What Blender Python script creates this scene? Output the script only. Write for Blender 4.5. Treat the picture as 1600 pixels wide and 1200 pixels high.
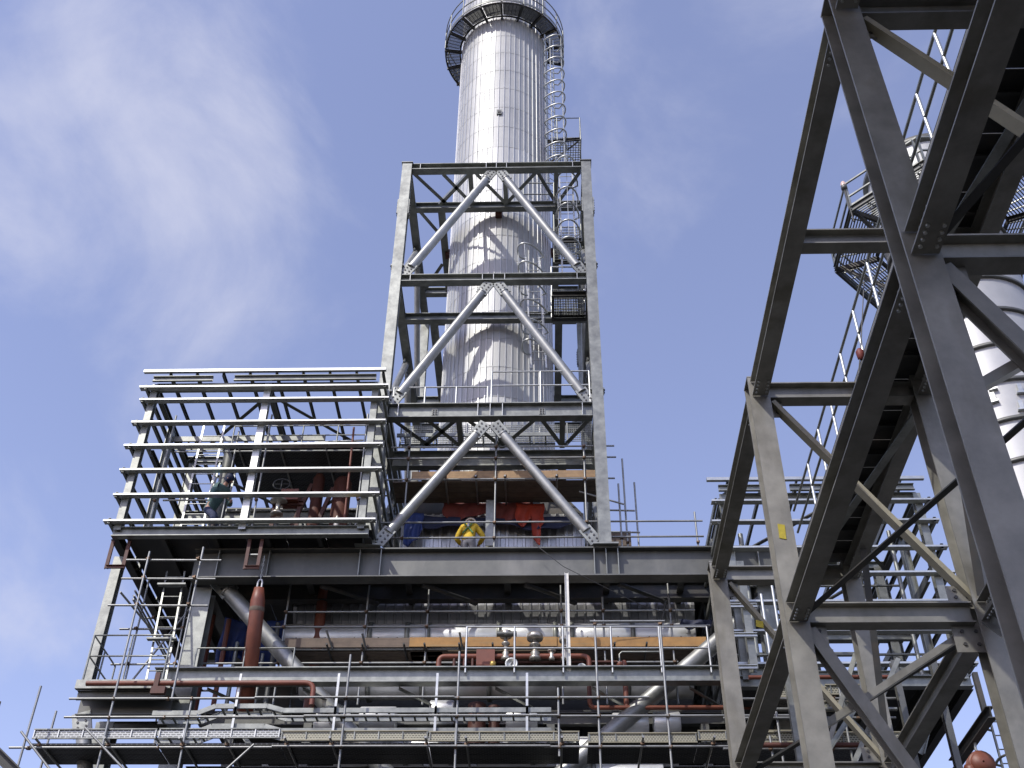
import bpy, bmesh, math, random
from mathutils import Vector, Matrix
R = math.radians
random.seed(7)
for o in list(bpy.data.objects): bpy.data.objects.remove(o)
S = bpy.context.scene
COL = S.collection

# ------------------------------------------------------------------ camera (solved from the photo's vanishing points)
FOC, PCX, PCY = 1800.0, 800.0, 600.0
vz = Vector((22, -2150, FOC)).normalized()
vy = Vector((55, 1507, FOC)); vy = (vy - vy.dot(vz) * vz).normalized()
vx = vy.cross(vz)
RW = Matrix((vx, vy, vz))               # rows: world axes in camera coordinates (x right, y down, z forward)
CAM = Vector((0, 0, 1.6))
cd = bpy.data.cameras.new('camera'); cam = bpy.data.objects.new('camera', cd); COL.objects.link(cam)
cd.sensor_width = 36; cd.lens = FOC / 1600 * 36; cd.clip_end = 5000; cd.clip_start = .05
right = RW @ Vector((1, 0, 0)); up = RW @ Vector((0, -1, 0)); fwd = RW @ Vector((0, 0, 1))
m = Matrix((right, up, -fwd)).transposed().to_4x4(); m.translation = CAM
cam.matrix_world = m
S.camera = cam

# ------------------------------------------------------------------ sky, sun, exposure
SUN_EL, SUN_AZ = R(47), R(218)          # sun stands to the left, a little behind the camera (compass: 0 = +Y, 90 = +X)
W = bpy.data.worlds.new('World'); S.world = W; W.use_nodes = True
nt = W.node_tree; nt.nodes.clear()
def N(t, kind, **k):
    n = t.nodes.new(kind)
    for a, b in k.items():
        if a[0] == '_': n.inputs[a[1:].replace('_', ' ')].default_value = b
        else: setattr(n, a, b)
    return n
out = N(nt, 'ShaderNodeOutputWorld'); bg = N(nt, 'ShaderNodeBackground')
bg.inputs['Strength'].default_value = .15
sky = N(nt, 'ShaderNodeTexSky'); sky.sky_type = 'NISHITA'; sky.sun_disc = False
sky.sun_elevation = SUN_EL; sky.sun_rotation = SUN_AZ; sky.air_density = 1.0; sky.dust_density = .6; sky.ozone_density = 1.5
tc = N(nt, 'ShaderNodeTexCoord')
tint = N(nt, 'ShaderNodeMix', data_type='RGBA', blend_type='MULTIPLY'); tint.inputs[0].default_value = 1
nt.links.new(sky.outputs[0], tint.inputs[6]); tint.inputs[7].default_value = (1.17, .94, .99, 1)
# thin high cirrus: stretched noise over the whole dome, thicker in one bank
mp = N(nt, 'ShaderNodeMapping'); mp.inputs['Rotation'].default_value = (R(20), R(35), R(-35)); mp.inputs['Scale'].default_value = (2.2, 1.3, 2.6)
nt.links.new(tc.outputs['Generated'], mp.inputs[0])
n1 = N(nt, 'ShaderNodeTexNoise', _Scale=1.9, _Detail=8, _Roughness=.58, _Distortion=.35); nt.links.new(mp.outputs[0], n1.inputs[0])
n2 = N(nt, 'ShaderNodeTexNoise', _Scale=.9, _Detail=2); nt.links.new(tc.outputs['Generated'], n2.inputs[0])
bank = N(nt, 'ShaderNodeVectorMath', operation='DISTANCE')
def raydir(px, py): return (RW @ Vector(((px - PCX) / FOC, (py - PCY) / FOC, 1))).normalized()
bank.inputs[1].default_value = raydir(230, 230); nt.links.new(tc.outputs['Generated'], bank.inputs[0])
bk = N(nt, 'ShaderNodeMapRange'); nt.links.new(bank.outputs['Value'], bk.inputs[0])
bk.inputs[1].default_value = .27; bk.inputs[2].default_value = .04; bk.inputs[3].default_value = 0; bk.inputs[4].default_value = .27; bk.interpolation_type = 'SMOOTHSTEP'
ad = N(nt, 'ShaderNodeMath', operation='ADD'); nt.links.new(n1.outputs[0], ad.inputs[0]); nt.links.new(bk.outputs[0], ad.inputs[1])
mr = N(nt, 'ShaderNodeMapRange'); nt.links.new(ad.outputs[0], mr.inputs[0])
mr.inputs[1].default_value = .50; mr.inputs[2].default_value = .92; mr.inputs[3].default_value = .07; mr.inputs[4].default_value = .80; mr.interpolation_type = 'SMOOTHSTEP'
mx = N(nt, 'ShaderNodeMix', data_type='RGBA'); nt.links.new(mr.outputs[0], mx.inputs[0])
nt.links.new(tint.outputs[2], mx.inputs[6]); mx.inputs[7].default_value = (3.0, 3.05, 3.6, 1)
nt.links.new(mx.outputs[2], bg.inputs[0]); nt.links.new(bg.outputs[0], out.inputs[0])
sl = bpy.data.lights.new('sun', 'SUN'); sl.energy = 2.2; sl.angle = R(.6); sl.color = (1, .95, .87)
so = bpy.data.objects.new('sun', sl); COL.objects.link(so)
sd = Vector((math.sin(SUN_AZ) * math.cos(SUN_EL), math.cos(SUN_AZ) * math.cos(SUN_EL), math.sin(SUN_EL)))
so.rotation_euler = sd.to_track_quat('Z', 'Y').to_euler(); so.location = (0, 0, 60)
V = S.view_settings; V.view_transform = 'Standard'; V.look = 'None'; V.gamma = 1; V.exposure = .75; V.use_curve_mapping = False

# ------------------------------------------------------------------ photo pixel -> point on a known plane
def ray(px, py): return RW @ Vector(((px - PCX) / FOC, (py - PCY) / FOC, 1))
def P(px, py, y): d = ray(px, py); return CAM + d * (y / d.y)
def PZ(px, py, z): d = ray(px, py); return CAM + d * ((z - 1.6) / d.z)

# ------------------------------------------------------------------ materials
MAT = {}
def mat(name, col, rough=.5, metal=0., var=.12, nscale=6., bump=.0, col2=None, c2amt=.5, c2scale=2.5, objvar=.0, streak=None, spec=.5):
    m = bpy.data.materials.new(name); m.use_nodes = True; t = m.node_tree; b = t.nodes['Principled BSDF']
    b.inputs['Roughness'].default_value = rough; b.inputs['Metallic'].default_value = metal
    b.inputs['Specular IOR Level'].default_value = spec
    co = N(t, 'ShaderNodeTexCoord'); src = co.outputs['Object']
    n = N(t, 'ShaderNodeTexNoise', _Scale=nscale, _Detail=6, _Roughness=.65); t.links.new(src, n.inputs[0])
    cr = N(t, 'ShaderNodeMapRange'); t.links.new(n.outputs[0], cr.inputs[0])
    cr.inputs[1].default_value = .3; cr.inputs[2].default_value = .7; cr.inputs[3].default_value = 1 - var; cr.inputs[4].default_value = 1 + var
    mul = N(t, 'ShaderNodeMix', data_type='RGBA', blend_type='MULTIPLY'); mul.inputs[0].default_value = 1
    t.links.new(cr.outputs[0], mul.inputs[7]); mul.inputs[6].default_value = (*col, 1)
    cur = mul.outputs[2]
    if col2:
        n3 = N(t, 'ShaderNodeTexNoise', _Scale=c2scale, _Detail=5, _Roughness=.6)
        mp = N(t, 'ShaderNodeMapping'); mp.inputs['Scale'].default_value = streak or (1, 1, 1); mp.inputs['Location'].default_value = (3.1, 7.7, 1.9)
        t.links.new(src, mp.inputs[0]); t.links.new(mp.outputs[0], n3.inputs[0])
        c3 = N(t, 'ShaderNodeMapRange'); t.links.new(n3.outputs[0], c3.inputs[0])
        c3.inputs[1].default_value = .5; c3.inputs[2].default_value = .72; c3.inputs[4].default_value = c2amt
        mm = N(t, 'ShaderNodeMix', data_type='RGBA'); t.links.new(c3.outputs[0], mm.inputs[0])
        t.links.new(cur, mm.inputs[6]); mm.inputs[7].default_value = (*col2, 1); cur = mm.outputs[2]
    if objvar:
        oi = N(t, 'ShaderNodeObjectInfo'); c4 = N(t, 'ShaderNodeMapRange'); t.links.new(oi.outputs['Random'], c4.inputs[0])
        c4.inputs[3].default_value = 1 - objvar; c4.inputs[4].default_value = 1 + objvar
        m4 = N(t, 'ShaderNodeMix', data_type='RGBA', blend_type='MULTIPLY'); m4.inputs[0].default_value = 1
        t.links.new(cur, m4.inputs[6]); t.links.new(c4.outputs[0], m4.inputs[7]); cur = m4.outputs[2]
    t.links.new(cur, b.inputs['Base Color'])
    rr = N(t, 'ShaderNodeMapRange'); t.links.new(n.outputs[0], rr.inputs[0]); rr.inputs[3].default_value = max(.05, rough - .12); rr.inputs[4].default_value = min(1, rough + .12)
    t.links.new(rr.outputs[0], b.inputs['Roughness'])
    if bump:
        nb = N(t, 'ShaderNodeTexNoise', _Scale=nscale * 2.3, _Detail=4); t.links.new(src, nb.inputs[0])
        bp = N(t, 'ShaderNodeBump'); bp.inputs['Strength'].default_value = bump; bp.inputs['Distance'].default_value = .02
        t.links.new(nb.outputs[0], bp.inputs['Height']); t.links.new(bp.outputs[0], b.inputs['Normal'])
    MAT[name] = m; return m
mat('galv', (.25, .262, .24), .45, .72, .26, 4, .09, (.14, .145, .135), .65, 1.9, .14)
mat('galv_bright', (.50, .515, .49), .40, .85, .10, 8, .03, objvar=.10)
mat('galv_tube', (.29, .30, .29), .46, .68, .18, 4, .05, (.20, .20, .18), .5, 2.2, .08)
mat('galv_dull', (.12, .124, .116), .52, .65, .14, 3, .05, (.23, .23, .215), .45, 1.2, .06, (1, 1, .3))
mat('rack_steel', (.25, .247, .22), .54, .55, .24, 2.2, .10, (.14, .132, .10), .75, 1.5, .12, (1, 1, .4))
mat('olive_steel', (.27, .255, .185), .6, .15, .15, 5, .05, (.19, .17, .11), .5, 2, .05)
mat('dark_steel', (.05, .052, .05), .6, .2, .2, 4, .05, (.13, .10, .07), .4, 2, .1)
mat('bolt', (.08, .08, .08), .5, .6, .2, 20)
mat('alu', (.44, .45, .445), .60, .5, .07, 1.2, .12, (.33, .34, .34), .7, .9, .10)
mat('alu_duct', (.70, .72, .72), .42, .55, .08, 3, .12, (.45, .45, .47), .5, 1.5, .06)
mat('alu_rib', (.52, .53, .53), .45, .6, .05, 4, .03, objvar=.05)
mat('duct_grey', (.40, .41, .415), .5, .25, .08, 2, .05, (.36, .37, .38), .6, 1.1, .05, (1, 1, .25))
mat('casing', (.50, .51, .51), .38, .75, .15, 5, .1, (.2, .2, .2), .5, 2, .14)
mat('red_oxide', (.075, .024, .015), .6, 0, .22, 5, .05, (.10, .035, .025), .5, 3, .10)
mat('red_pipe', (.165, .050, .028), .5, 0, .2, 4, .05, (.15, .06, .04), .45, 3, .08)
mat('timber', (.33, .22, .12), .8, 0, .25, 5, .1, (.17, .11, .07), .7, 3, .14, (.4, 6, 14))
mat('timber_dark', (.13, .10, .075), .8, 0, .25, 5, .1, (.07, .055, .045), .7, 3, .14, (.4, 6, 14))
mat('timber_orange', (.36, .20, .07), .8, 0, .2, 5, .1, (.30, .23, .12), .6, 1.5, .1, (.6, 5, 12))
mat('blue_tarp', (.018, .04, .16), .55, 0, .3, 6, .2)
mat('navy', (.012, .018, .05), .7, 0, .3, 6, .2)
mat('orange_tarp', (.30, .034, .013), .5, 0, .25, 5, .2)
mat('tarp_shade_red', (.17, .034, .026), .6, 0, .3, 4, .2)  # orange tarpaulin with the shade under the planks put into its colour
mat('yellow', (.62, .42, .03), .75, 0, .2, 14, .2)
mat('teal', (.07, .13, .13), .8, 0, .25, 14, .2)
mat('denim', (.03, .04, .09), .85, 0, .25, 16, .2)
mat('grey_cloth', (.20, .20, .22), .85, 0, .3, 18, .2)
mat('skin', (.45, .26, .19), .55, 0, .1, 20)
mat('white_plastic', (.62, .63, .64), .4, 0, .05, 10)
mat('boot', (.04, .03, .025), .7)
mat('hair', (.03, .02, .015), .7)
mat('strap_green', (.10, .22, .08), .8)
mat('tag_yellow', (.40, .33, .03), .7, 0, .15, 20)
mat('coupler', (.15, .10, .065), .55, .5, .3, 20, .1, objvar=.4)
mat('white_channel', (.66, .66, .62), .5, .2, .1, 10, .03)
mat('valve_steel', (.45, .43, .38), .35, .7, .2, 12, .05, objvar=.2)
mat('gauge', (.62, .64, .62), .25, .2, .1, 12)
mat('brass', (.42, .30, .08), .4, .5, .2, 12)
mat('lamp_glass', (.6, .45, .4), .2, 0, .1, 12)
mat('ground', (.042, .041, .039), .9, 0, .3, .6, .3, (.06, .056, .05), .6, .15)
def brick_mat(name, c1, c2, sx, sy, ax):
    """steel boards with rows of punched slots: fine relief only"""
    m = mat(name, c1, .5, .35, .12, 5); t = m.node_tree; b = t.nodes['Principled BSDF']
    co = N(t, 'ShaderNodeTexCoord'); mp = N(t, 'ShaderNodeMapping'); mp.inputs['Rotation'].default_value = ax
    t.links.new(co.outputs['Object'], mp.inputs[0])
    br = N(t, 'ShaderNodeTexBrick'); br.inputs['Scale'].default_value = 1; br.inputs['Brick Width'].default_value = sx; br.inputs['Row Height'].default_value = sy
    br.inputs['Mortar Size'].default_value = sy * .22; br.inputs['Mortar Smooth'].default_value = .1
    br.inputs['Color1'].default_value = (*c2, 1); br.inputs['Color2'].default_value = (*[x * .6 for x in c2], 1); br.inputs['Mortar'].default_value = (*c1, 1)
    t.links.new(mp.outputs[0], br.inputs[0]); t.links.new(br.outputs['Color'], b.inputs['Base Color'])
    return m
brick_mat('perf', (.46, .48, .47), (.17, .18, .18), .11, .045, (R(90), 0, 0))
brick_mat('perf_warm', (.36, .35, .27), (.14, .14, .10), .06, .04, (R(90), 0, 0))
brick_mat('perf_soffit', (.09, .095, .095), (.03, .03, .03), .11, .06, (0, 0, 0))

# ------------------------------------------------------------------ mesh helpers
class MB:
    def __init__(s): s.v = []; s.f = []; s.m = []; s.sm = []
    def add(s, vs, fs, mi=0, smooth=False):
        n = len(s.v); s.v += [Vector(v) for v in vs]
        for f in fs: s.f.append([i + n for i in f]); s.m.append(mi); s.sm.append(smooth)
    def box(s, a, b, mi=0):
        x0, y0, z0 = a; x1, y1, z1 = b
        s.add([(x0, y0, z0), (x1, y0, z0), (x1, y1, z0), (x0, y1, z0), (x0, y0, z1), (x1, y0, z1), (x1, y1, z1), (x0, y1, z1)],
              [(3, 2, 1, 0), (4, 5, 6, 7), (0, 1, 5, 4), (1, 2, 6, 5), (2, 3, 7, 6), (3, 0, 4, 7)], mi)
    def sweep(s, p0, p1, prof, upv=(0, 0, 1), mi=0, smooth=False, cap=True):
        p0 = Vector(p0); p1 = Vector(p1); d = (p1 - p0).normalized(); u = Vector(upv)
        if abs(d.dot(u)) > .98: u = Vector((0, 1, 0)) if abs(d.y) < .9 else Vector((1, 0, 0))
        v = (u - d * u.dot(d)).normalized(); w = d.cross(v); n = len(prof)
        vs = [p0 + w * a + v * b for a, b in prof] + [p1 + w * a + v * b for a, b in prof]
        s.add(vs, [(i, (i + 1) % n, n + (i + 1) % n, n + i) for i in range(n)], mi, smooth)
        if cap: s.add(vs, [tuple(range(n - 1, -1, -1)), tuple(range(n, 2 * n))], mi)
    def tube(s, p0, p1, r, seg=10, mi=0, cap=True): s.sweep(p0, p1, circ(r, seg), mi=mi, smooth=True, cap=cap)
    def path(s, pts, r, seg=8, mi=0, closed=False):
        """round bar or pipe along a polyline"""
        pts = [Vector(p) for p in pts]; n = len(pts); rings = []; pv = None
        for i, p in enumerate(pts):
            a = pts[i - 1] if (i or closed) else p; b = pts[(i + 1) % n] if (i < n - 1 or closed) else p
            d = (b - a).normalized()
            if pv is None: pv = Vector((0, 0, 1)) if abs(d.z) < .9 else Vector((1, 0, 0))
            pv = (pv - d * pv.dot(d)).normalized(); w = d.cross(pv)
            rings.append([p + pv * math.cos(2 * math.pi * k / seg) * r + w * math.sin(2 * math.pi * k / seg) * r for k in range(seg)])
        vs = [q for rg in rings for q in rg]; fs = []
        for i in range(n if closed else n - 1):
            j = (i + 1) % n
            fs += [(i * seg + k, i * seg + (k + 1) % seg, j * seg + (k + 1) % seg, j * seg + k) for k in range(seg)]
        s.add(vs, fs, mi, True)
        if not closed: s.add(vs, [tuple(range(seg - 1, -1, -1)), tuple(range((n - 1) * seg, n * seg))], mi)
    def lathe(s, c, prof, seg=16, mi=0, axis='Z', a0=0, a1=2 * math.pi):
        full = abs(a1 - a0) > 6.28; n = seg if full else seg + 1; vs = []
        for r, h in prof:
            for k in range(n):
                a = a0 + (a1 - a0) * k / seg; x, y = r * math.cos(a), r * math.sin(a)
                q = {'Z': (x, y, h), 'Y': (x, h, y), 'X': (h, x, y)}[axis]; vs.append(Vector(c) + Vector(q))
        fs = []
        for i in range(len(prof) - 1):
            for k in range(seg):
                l = (k + 1) % n if full else k + 1
                fs.append((i * n + k, i * n + l, (i + 1) * n + l, (i + 1) * n + k))
        s.add(vs, fs, mi, True)
    def grid(s, f, nu, nv, mi=0, smooth=True):
        vs = [f(i / nu, j / nv) for j in range(nv + 1) for i in range(nu + 1)]
        s.add(vs, [(j * (nu + 1) + i, j * (nu + 1) + i + 1, (j + 1) * (nu + 1) + i + 1, (j + 1) * (nu + 1) + i) for j in range(nv) for i in range(nu)], mi, smooth)
    def mesh(s, name, mats, off=Vector((0, 0, 0))):
        me = bpy.data.meshes.new(name); me.from_pydata([v - off for v in s.v], [], s.f)
        for q in (mats if isinstance(mats, (list, tuple)) else [mats]): me.materials.append(MAT[q])
        me.polygons.foreach_set('material_index', s.m); me.polygons.foreach_set('use_smooth', s.sm); me.update()
        bm = bmesh.new(); bm.from_mesh(me); bmesh.ops.recalc_face_normals(bm, faces=bm.faces); bm.to_mesh(me); bm.free()
        return me
    def build(s, name, mats, parent=None):
        off = origin(parent)
        o = bpy.data.objects.new(name, s.mesh(name, mats, off)); COL.objects.link(o)
        if parent: o.parent = parent
        return o
def origin(o):
    v = Vector((0, 0, 0))
    while o is not None: v += o.location; o = o.parent
    return v
def circ(r, n): return [(r * math.cos(2 * math.pi * k / n), r * math.sin(2 * math.pi * k / n)) for k in range(n)]
def I(h, w, tw=.012, tf=.02):
    h /= 2; w /= 2; t = tw / 2
    return [(-w, -h), (w, -h), (w, -h + tf), (t, -h + tf), (t, h - tf), (w, h - tf), (w, h), (-w, h), (-w, h - tf), (-t, h - tf), (-t, -h + tf), (-w, -h + tf)]
def CH(h, w, t=.012): h /= 2; return [(0, -h), (w, -h), (w, -h + t), (t, -h + t), (t, h - t), (w, h - t), (w, h), (0, h)]
def AN(a, b, t=.012): return [(0, 0), (a, 0), (a, t), (t, t), (t, b), (0, b)]
def RECT(w, h): return [(-w / 2, -h / 2), (w / 2, -h / 2), (w / 2, h / 2), (-w / 2, h / 2)]
def jit(prof): k = 1 - random.random() * .02; return [(a * k, b * k) for a, b in prof]
def thing(name, label, cat, loc=(0, 0, 0), group=None):
    o = bpy.data.objects.new(name, None); COL.objects.link(o); o.location = loc; o.empty_display_size = .2
    return tag(o, label, cat, group)
def tag(o, label, cat, group=None):
    o['label'] = label; o['category'] = cat
    if group: o['group'] = group
    return o
def mem(par, name, p0, p1, prof, mt, up=(0, 0, 1)):
    b = MB(); b.sweep(p0, p1, jit(prof), up); return b.build(name, mt, par)
def tub(par, name, p0, p1, r, mt='galv_tube', seg=12):
    b = MB(); b.tube(p0, p1, r, seg); return b.build(name, mt, par)
def plate(par, c, ax, ay, w, h, t=.03, nx=2, ny=4, mt='galv', name='gusset_plate'):
    """bolted plate, ax / ay its in-plane axes; bolt heads stand proud on both faces"""
    c = Vector(c); ax = Vector(ax).normalized(); ay = Vector(ay); ay = (ay - ax * ay.dot(ax)).normalized(); az = ax.cross(ay); b = MB()
    b.sweep(c - az * t / 2, c + az * t / 2, [(-w / 2, -h / 2), (w / 2, -h / 2), (w / 2, h / 2), (-w / 2, h / 2)], ay)
    for i in range(nx):
        for j in range(ny):
            q = c + ax * (w * ((i + .5) / nx - .5) * .85) + ay * (h * ((j + .5) / ny - .5) * .9)
            b.sweep(q - az * (t / 2 + .018), q + az * (t / 2 + .018), circ(.026, 6), ay, 1)
    return b.build(name, [mt, 'bolt'], par)
def strut(par, p0, p1, r, mt='galv_tube', plane=(0, 1, 0), name='brace', gl=.5, gw=.32, both=True):
    """round tube brace whose ends are slotted to bolted gusset plates"""
    p0 = Vector(p0); p1 = Vector(p1); d = (p1 - p0).normalized()
    t = tub(par, name, p0 + d * gl * .8, p1 - d * gl * .8, r, mt, 16)
    n = Vector(plane)
    for e, s_ in ((p0, 1), (p1, -1)):
        c = e + d * s_ * gl * .45 - n * (r * .35)
        plate(t, c, n.cross(d), d, gw, gl, .05, 2, 4, 'galv' if mt == 'galv_tube' else mt)
        b = MB(); b.tube(e + d * s_ * gl * .74, e + d * s_ * gl * .81, r * 1.12, 16); b.build('end_collar', mt, t)
    return t
def ladder(name, label, p0, p1, w, side, hoops=None, mt='galv_bright', step=.3, cage_out=None, rung_r=.014, stile=.03):
    """ladder from p0 to p1; side = rung direction; hoops = (from, to) part of the length with a cage"""
    p0 = Vector(p0); p1 = Vector(p1); side = Vector(side).normalized(); d = (p1 - p0); L = d.length; d.normalize()
    t = thing(name, label, 'ladder', p0)
    for s_ in (-1, 1):
        q = side * w / 2 * s_; mem(t, 'stile', p0 + q, p1 + q, RECT(stile, stile * 1.6), mt, side)
    k = step
    while k < L - .05: tub(t, 'rung', p0 + d * k - side * w / 2, p0 + d * k + side * w / 2, rung_r, mt, 6); k += step
    if hoops:
        o_ = Vector(cage_out); k = hoops[0]; hp = []
        while k < hoops[1] + .01:
            c = p0 + d * k; b = MB()
            pts = [c + side * (math.cos(a) * .36) + o_ * (.08 + .62 * math.sin(a)) for a in [math.pi * i / 12 for i in range(13)]]
            pts = [c - side * (-w / 2)] + pts + [c - side * w / 2]
            b.path(pts, .028, 6); b.build('cage_hoop', mt, t); k += (hoops[1] - hoops[0]) / max(1, round((hoops[1] - hoops[0]) / .75))
        for a in (30, 90, 150):
            q = side * (math.cos(R(a)) * .335) + o_ * (.08 + .6 * math.sin(R(a)))
            mem(t, 'cage_strap', p0 + d * hoops[0] + q, p0 + d * hoops[1] + q, RECT(.05, .012), mt, side)
    return t
def handrail(name, label, pts, mt='galv_bright', h=1.1, mids=(.55,), step=1.4, r=.022, toe=False):
    """posts and rails along a polyline of foot points"""
    pts = [Vector(p) for p in pts]; t = thing(name, label, 'handrail', pts[0]); Zv = Vector((0, 0, 1))
    for hh in (h,) + tuple(mids):
        b = MB(); b.path([p + Zv * hh for p in pts], r, 8); b.build('rail', mt, t)
    for a, c in zip(pts, pts[1:]):
        n = max(1, round((c - a).length / step))
        for i in range(n + (c is pts[-1])): q = a.lerp(c, i / n); tub(t, 'post', q, q + Zv * h, r * 1.1, mt, 8)
        if toe: mem(t, 'toe_board', a + Zv * .07, c + Zv * .07, RECT(.012, .14), mt)
    return t
def mesh_panel(par, c, ax, ay, w, h, n, mdiv, mt='galv', r=.008, name='mesh_panel'):
    c = Vector(c); ax = Vector(ax).normalized(); ay = Vector(ay).normalized(); b = MB(); az = ax.cross(ay)
    for i in range(n + 1): q = c + ax * w * (i / n - .5); b.sweep(q - ay * h / 2, q + ay * h / 2, RECT(r * 2, r * 2), az)
    for j in range(mdiv + 1): q = c + ay * h * (j / mdiv - .5) + az * r * 1.5; b.sweep(q - ax * w / 2, q + ax * w / 2, RECT(r * 2, r * 2), az)
    o = b.build(name, mt, par); o['kind'] = 'stuff'; return o
def tray(name, label, pts, w, mt='galv_bright', h=.1, step=.3, wdir=(0, 1, 0), flat=False):
    """ladder type cable tray along a polyline"""
    pts = [Vector(p) for p in pts]; wd = Vector(wdir); t = thing(name, label, 'cable tray', pts[0])
    for a, c in zip(pts, pts[1:]):
        for s_ in (0, 1):
            mem(t, 'side_rail', a + wd * w * s_, c + wd * w * s_, CH(h, .03 if s_ else -.03, .006), mt)
        L = (c - a).length; k = step / 2
        while k < L: q = a.lerp(c, k / L) - Vector((0, 0, h * .25)); mem(t, 'rung', q, q + wd * w, RECT(.04, .025), mt); k += step
    return t

# ------------------------------------------------------------------ ground and sky limits
b = MB(); b.add([(-1500, -1500, 0), (1500, -1500, 0), (1500, 1500, 0), (-1500, 1500, 0)], [(0, 1, 2, 3)])
g = b.build('ground', 'ground'); g['kind'] = 'structure'
UPY = (0, 1, 0); UPX = (1, 0, 0)
XL, XR, YF, YB = -4.08, 1.55, 23.5, 30.5
XM = (XL + XR) / 2
# ------------------------------------------------------------------ stack tower frame
tw = thing('chimney_tower', 'tall open galvanized steel tower frame with tube braces around the silver chimney', 'tower', (XM, 27, 16.12))
for x in (XL, XR):
    for y in (YF, YB):
        c = mem(tw, 'column', (x, y, 16.17), (x, y, 30.32), I(.30, .30, .014, .022), 'galv', UPY)
        for z in (21.0, 25.75, 28.3):
            for s_ in (-1, 1):
                plate(c, (x + s_ * .17, y, z), (0, 1, 0), (0, 0, 1), .26, .62 if z == 28.3 else .06, .03, 2, 5 if z == 28.3 else 1)
        b = MB(); b.box((x - .3, y - .3, 16.125), (x + .3, y + .3, 16.168)); b.build('base_plate', 'galv', c)
        b = MB(); b.box((x - .18, y - .18, 30.325), (x + .18, y + .18, 30.35)); b.build('cap_plate', 'galv', c)
LV = [(20.33, .46), (25.22, .27), (30.18, .27)]
for z, h in LV:
    for y in (YF, YB):
        bm_ = mem(tw, 'beam', (XL + .16, y, z), (XR - .16, y, z), I(h, .26, .014, .024), 'galv')
        if y == YF:
            for dx in (-.32, 0, .32, -2.4, 2.4):
                bb = MB(); bb.box((XM + dx - .008, y - .125, z - h / 2 + .026), (XM + dx + .008, y - .008, z + h / 2 - .026)); bb.build('stiffener', 'galv_bright', bm_)
            if h > .4:
                for dx in (-1.45, 1.35): plate(bm_, (XM + dx, y - .02, z), (1, 0, 0), (0, 0, 1), .16, .22, .025, 2, 3)
    for x in (XL, XR): mem(tw, 'side_beam', (x, YF + .17, z), (x, YB - .17, z), I(h, .24, .014, .024), 'galv')
    zi = z - .06 - (.35 if h > .4 else 0)
    for y in (25.05, 28.98): mem(tw, 'restraint_beam', (XL + .13, y, zi), (XR - .13, y, zi), I(.28 if h < .4 else .5, .22), 'galv')
    for x in (-3.12, .62): mem(tw, 'restraint_beam', (x, 25.18, zi), (x, 28.85, zi), I(.24, .22), 'galv')
    # plan bracing and short joists between the front beam and the restraint beams
    if z > 30 or h > .4:
        for x in (-2.1, -1.0, .62): mem(tw, 'joist', (x, YF + .14, z - .02), (x, 24.93, z - .02), I(.2, .14), 'galv')
        for a, c in (((XL + .15, 23.65), (-3.0, 24.9)), ((-3.0, 23.7), (-2.15, 24.95)), ((-1.95, 23.7), (-1.05, 24.95)), ((-.95, 24.95), (.0, 23.7)), ((.75, 24.9), (XR - .15, 23.7)), ((-2.2, 23.66), (-3.2, 24.9)), ((-.0, 23.7), (.55, 24.9))):
            mem(tw, 'plan_brace', (*a, z - .08), (*c, z - .08), AN(.12, .12), 'galv')
    if z > 30:
        for x in (XL + .1, ):
            mem(tw, 'plan_brace', (XL + .2, 25.2, z - .1), (-3.2, 26.4, z - .1), AN(.12, .12), 'galv')
            mem(tw, 'plan_brace', (XL + .2, 28.8, z - .1), (-3.2, 27.6, z - .1), AN(.12, .12), 'galv')
zs = [16.15, 20.33, 25.22, 30.18]
for i in range(3):
    zt = zs[i + 1] - (.42 if i == 0 else .2); zb = zs[i] + (.18 if i != 1 else .3)
    for y, pl, r in ((YF, (0, 1, 0), .13), (YB, (0, 1, 0), .11)):
        for xe, s_ in ((XL, 1), (XR, -1)): strut(tw, (XM - s_ * .12, y, zt), (xe + s_ * .22, y, zb), r)
    for x in (XL, XR):
        for ye, s_ in ((YF, 1), (YB, -1)): strut(tw, (x, 27 - s_ * .12, zt), (x, ye + s_ * .22, zb), .10, plane=(1, 0, 0))
# brackets of the chimney guide
for a in range(0, 360, 45):
    q = Vector((math.sin(R(a)), -math.cos(R(a)), 0)); c = Vector((-1.25, 27.03, 30.0))
    if a % 90 == 0: mem(tw, 'guide_bracket', c + q * 1.70, c + q * 1.86, RECT(.22, .26), 'red_oxide')
handrail('handrail', 'thin galvanized handrail with two rails on the tower front beam at the chimney foot', [(XM + .02, 23.45, 20.57), (XR - .2, 23.45, 20.57)], mids=(.62,), step=1.25)
hl = handrail('handrail', 'low single galvanized rail on the tower front beam beside the wall of girts', [(XL + .25, 23.45, 20.57), (XM - .08, 23.45, 20.57)], h=.58, mids=(), step=.92)

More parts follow.
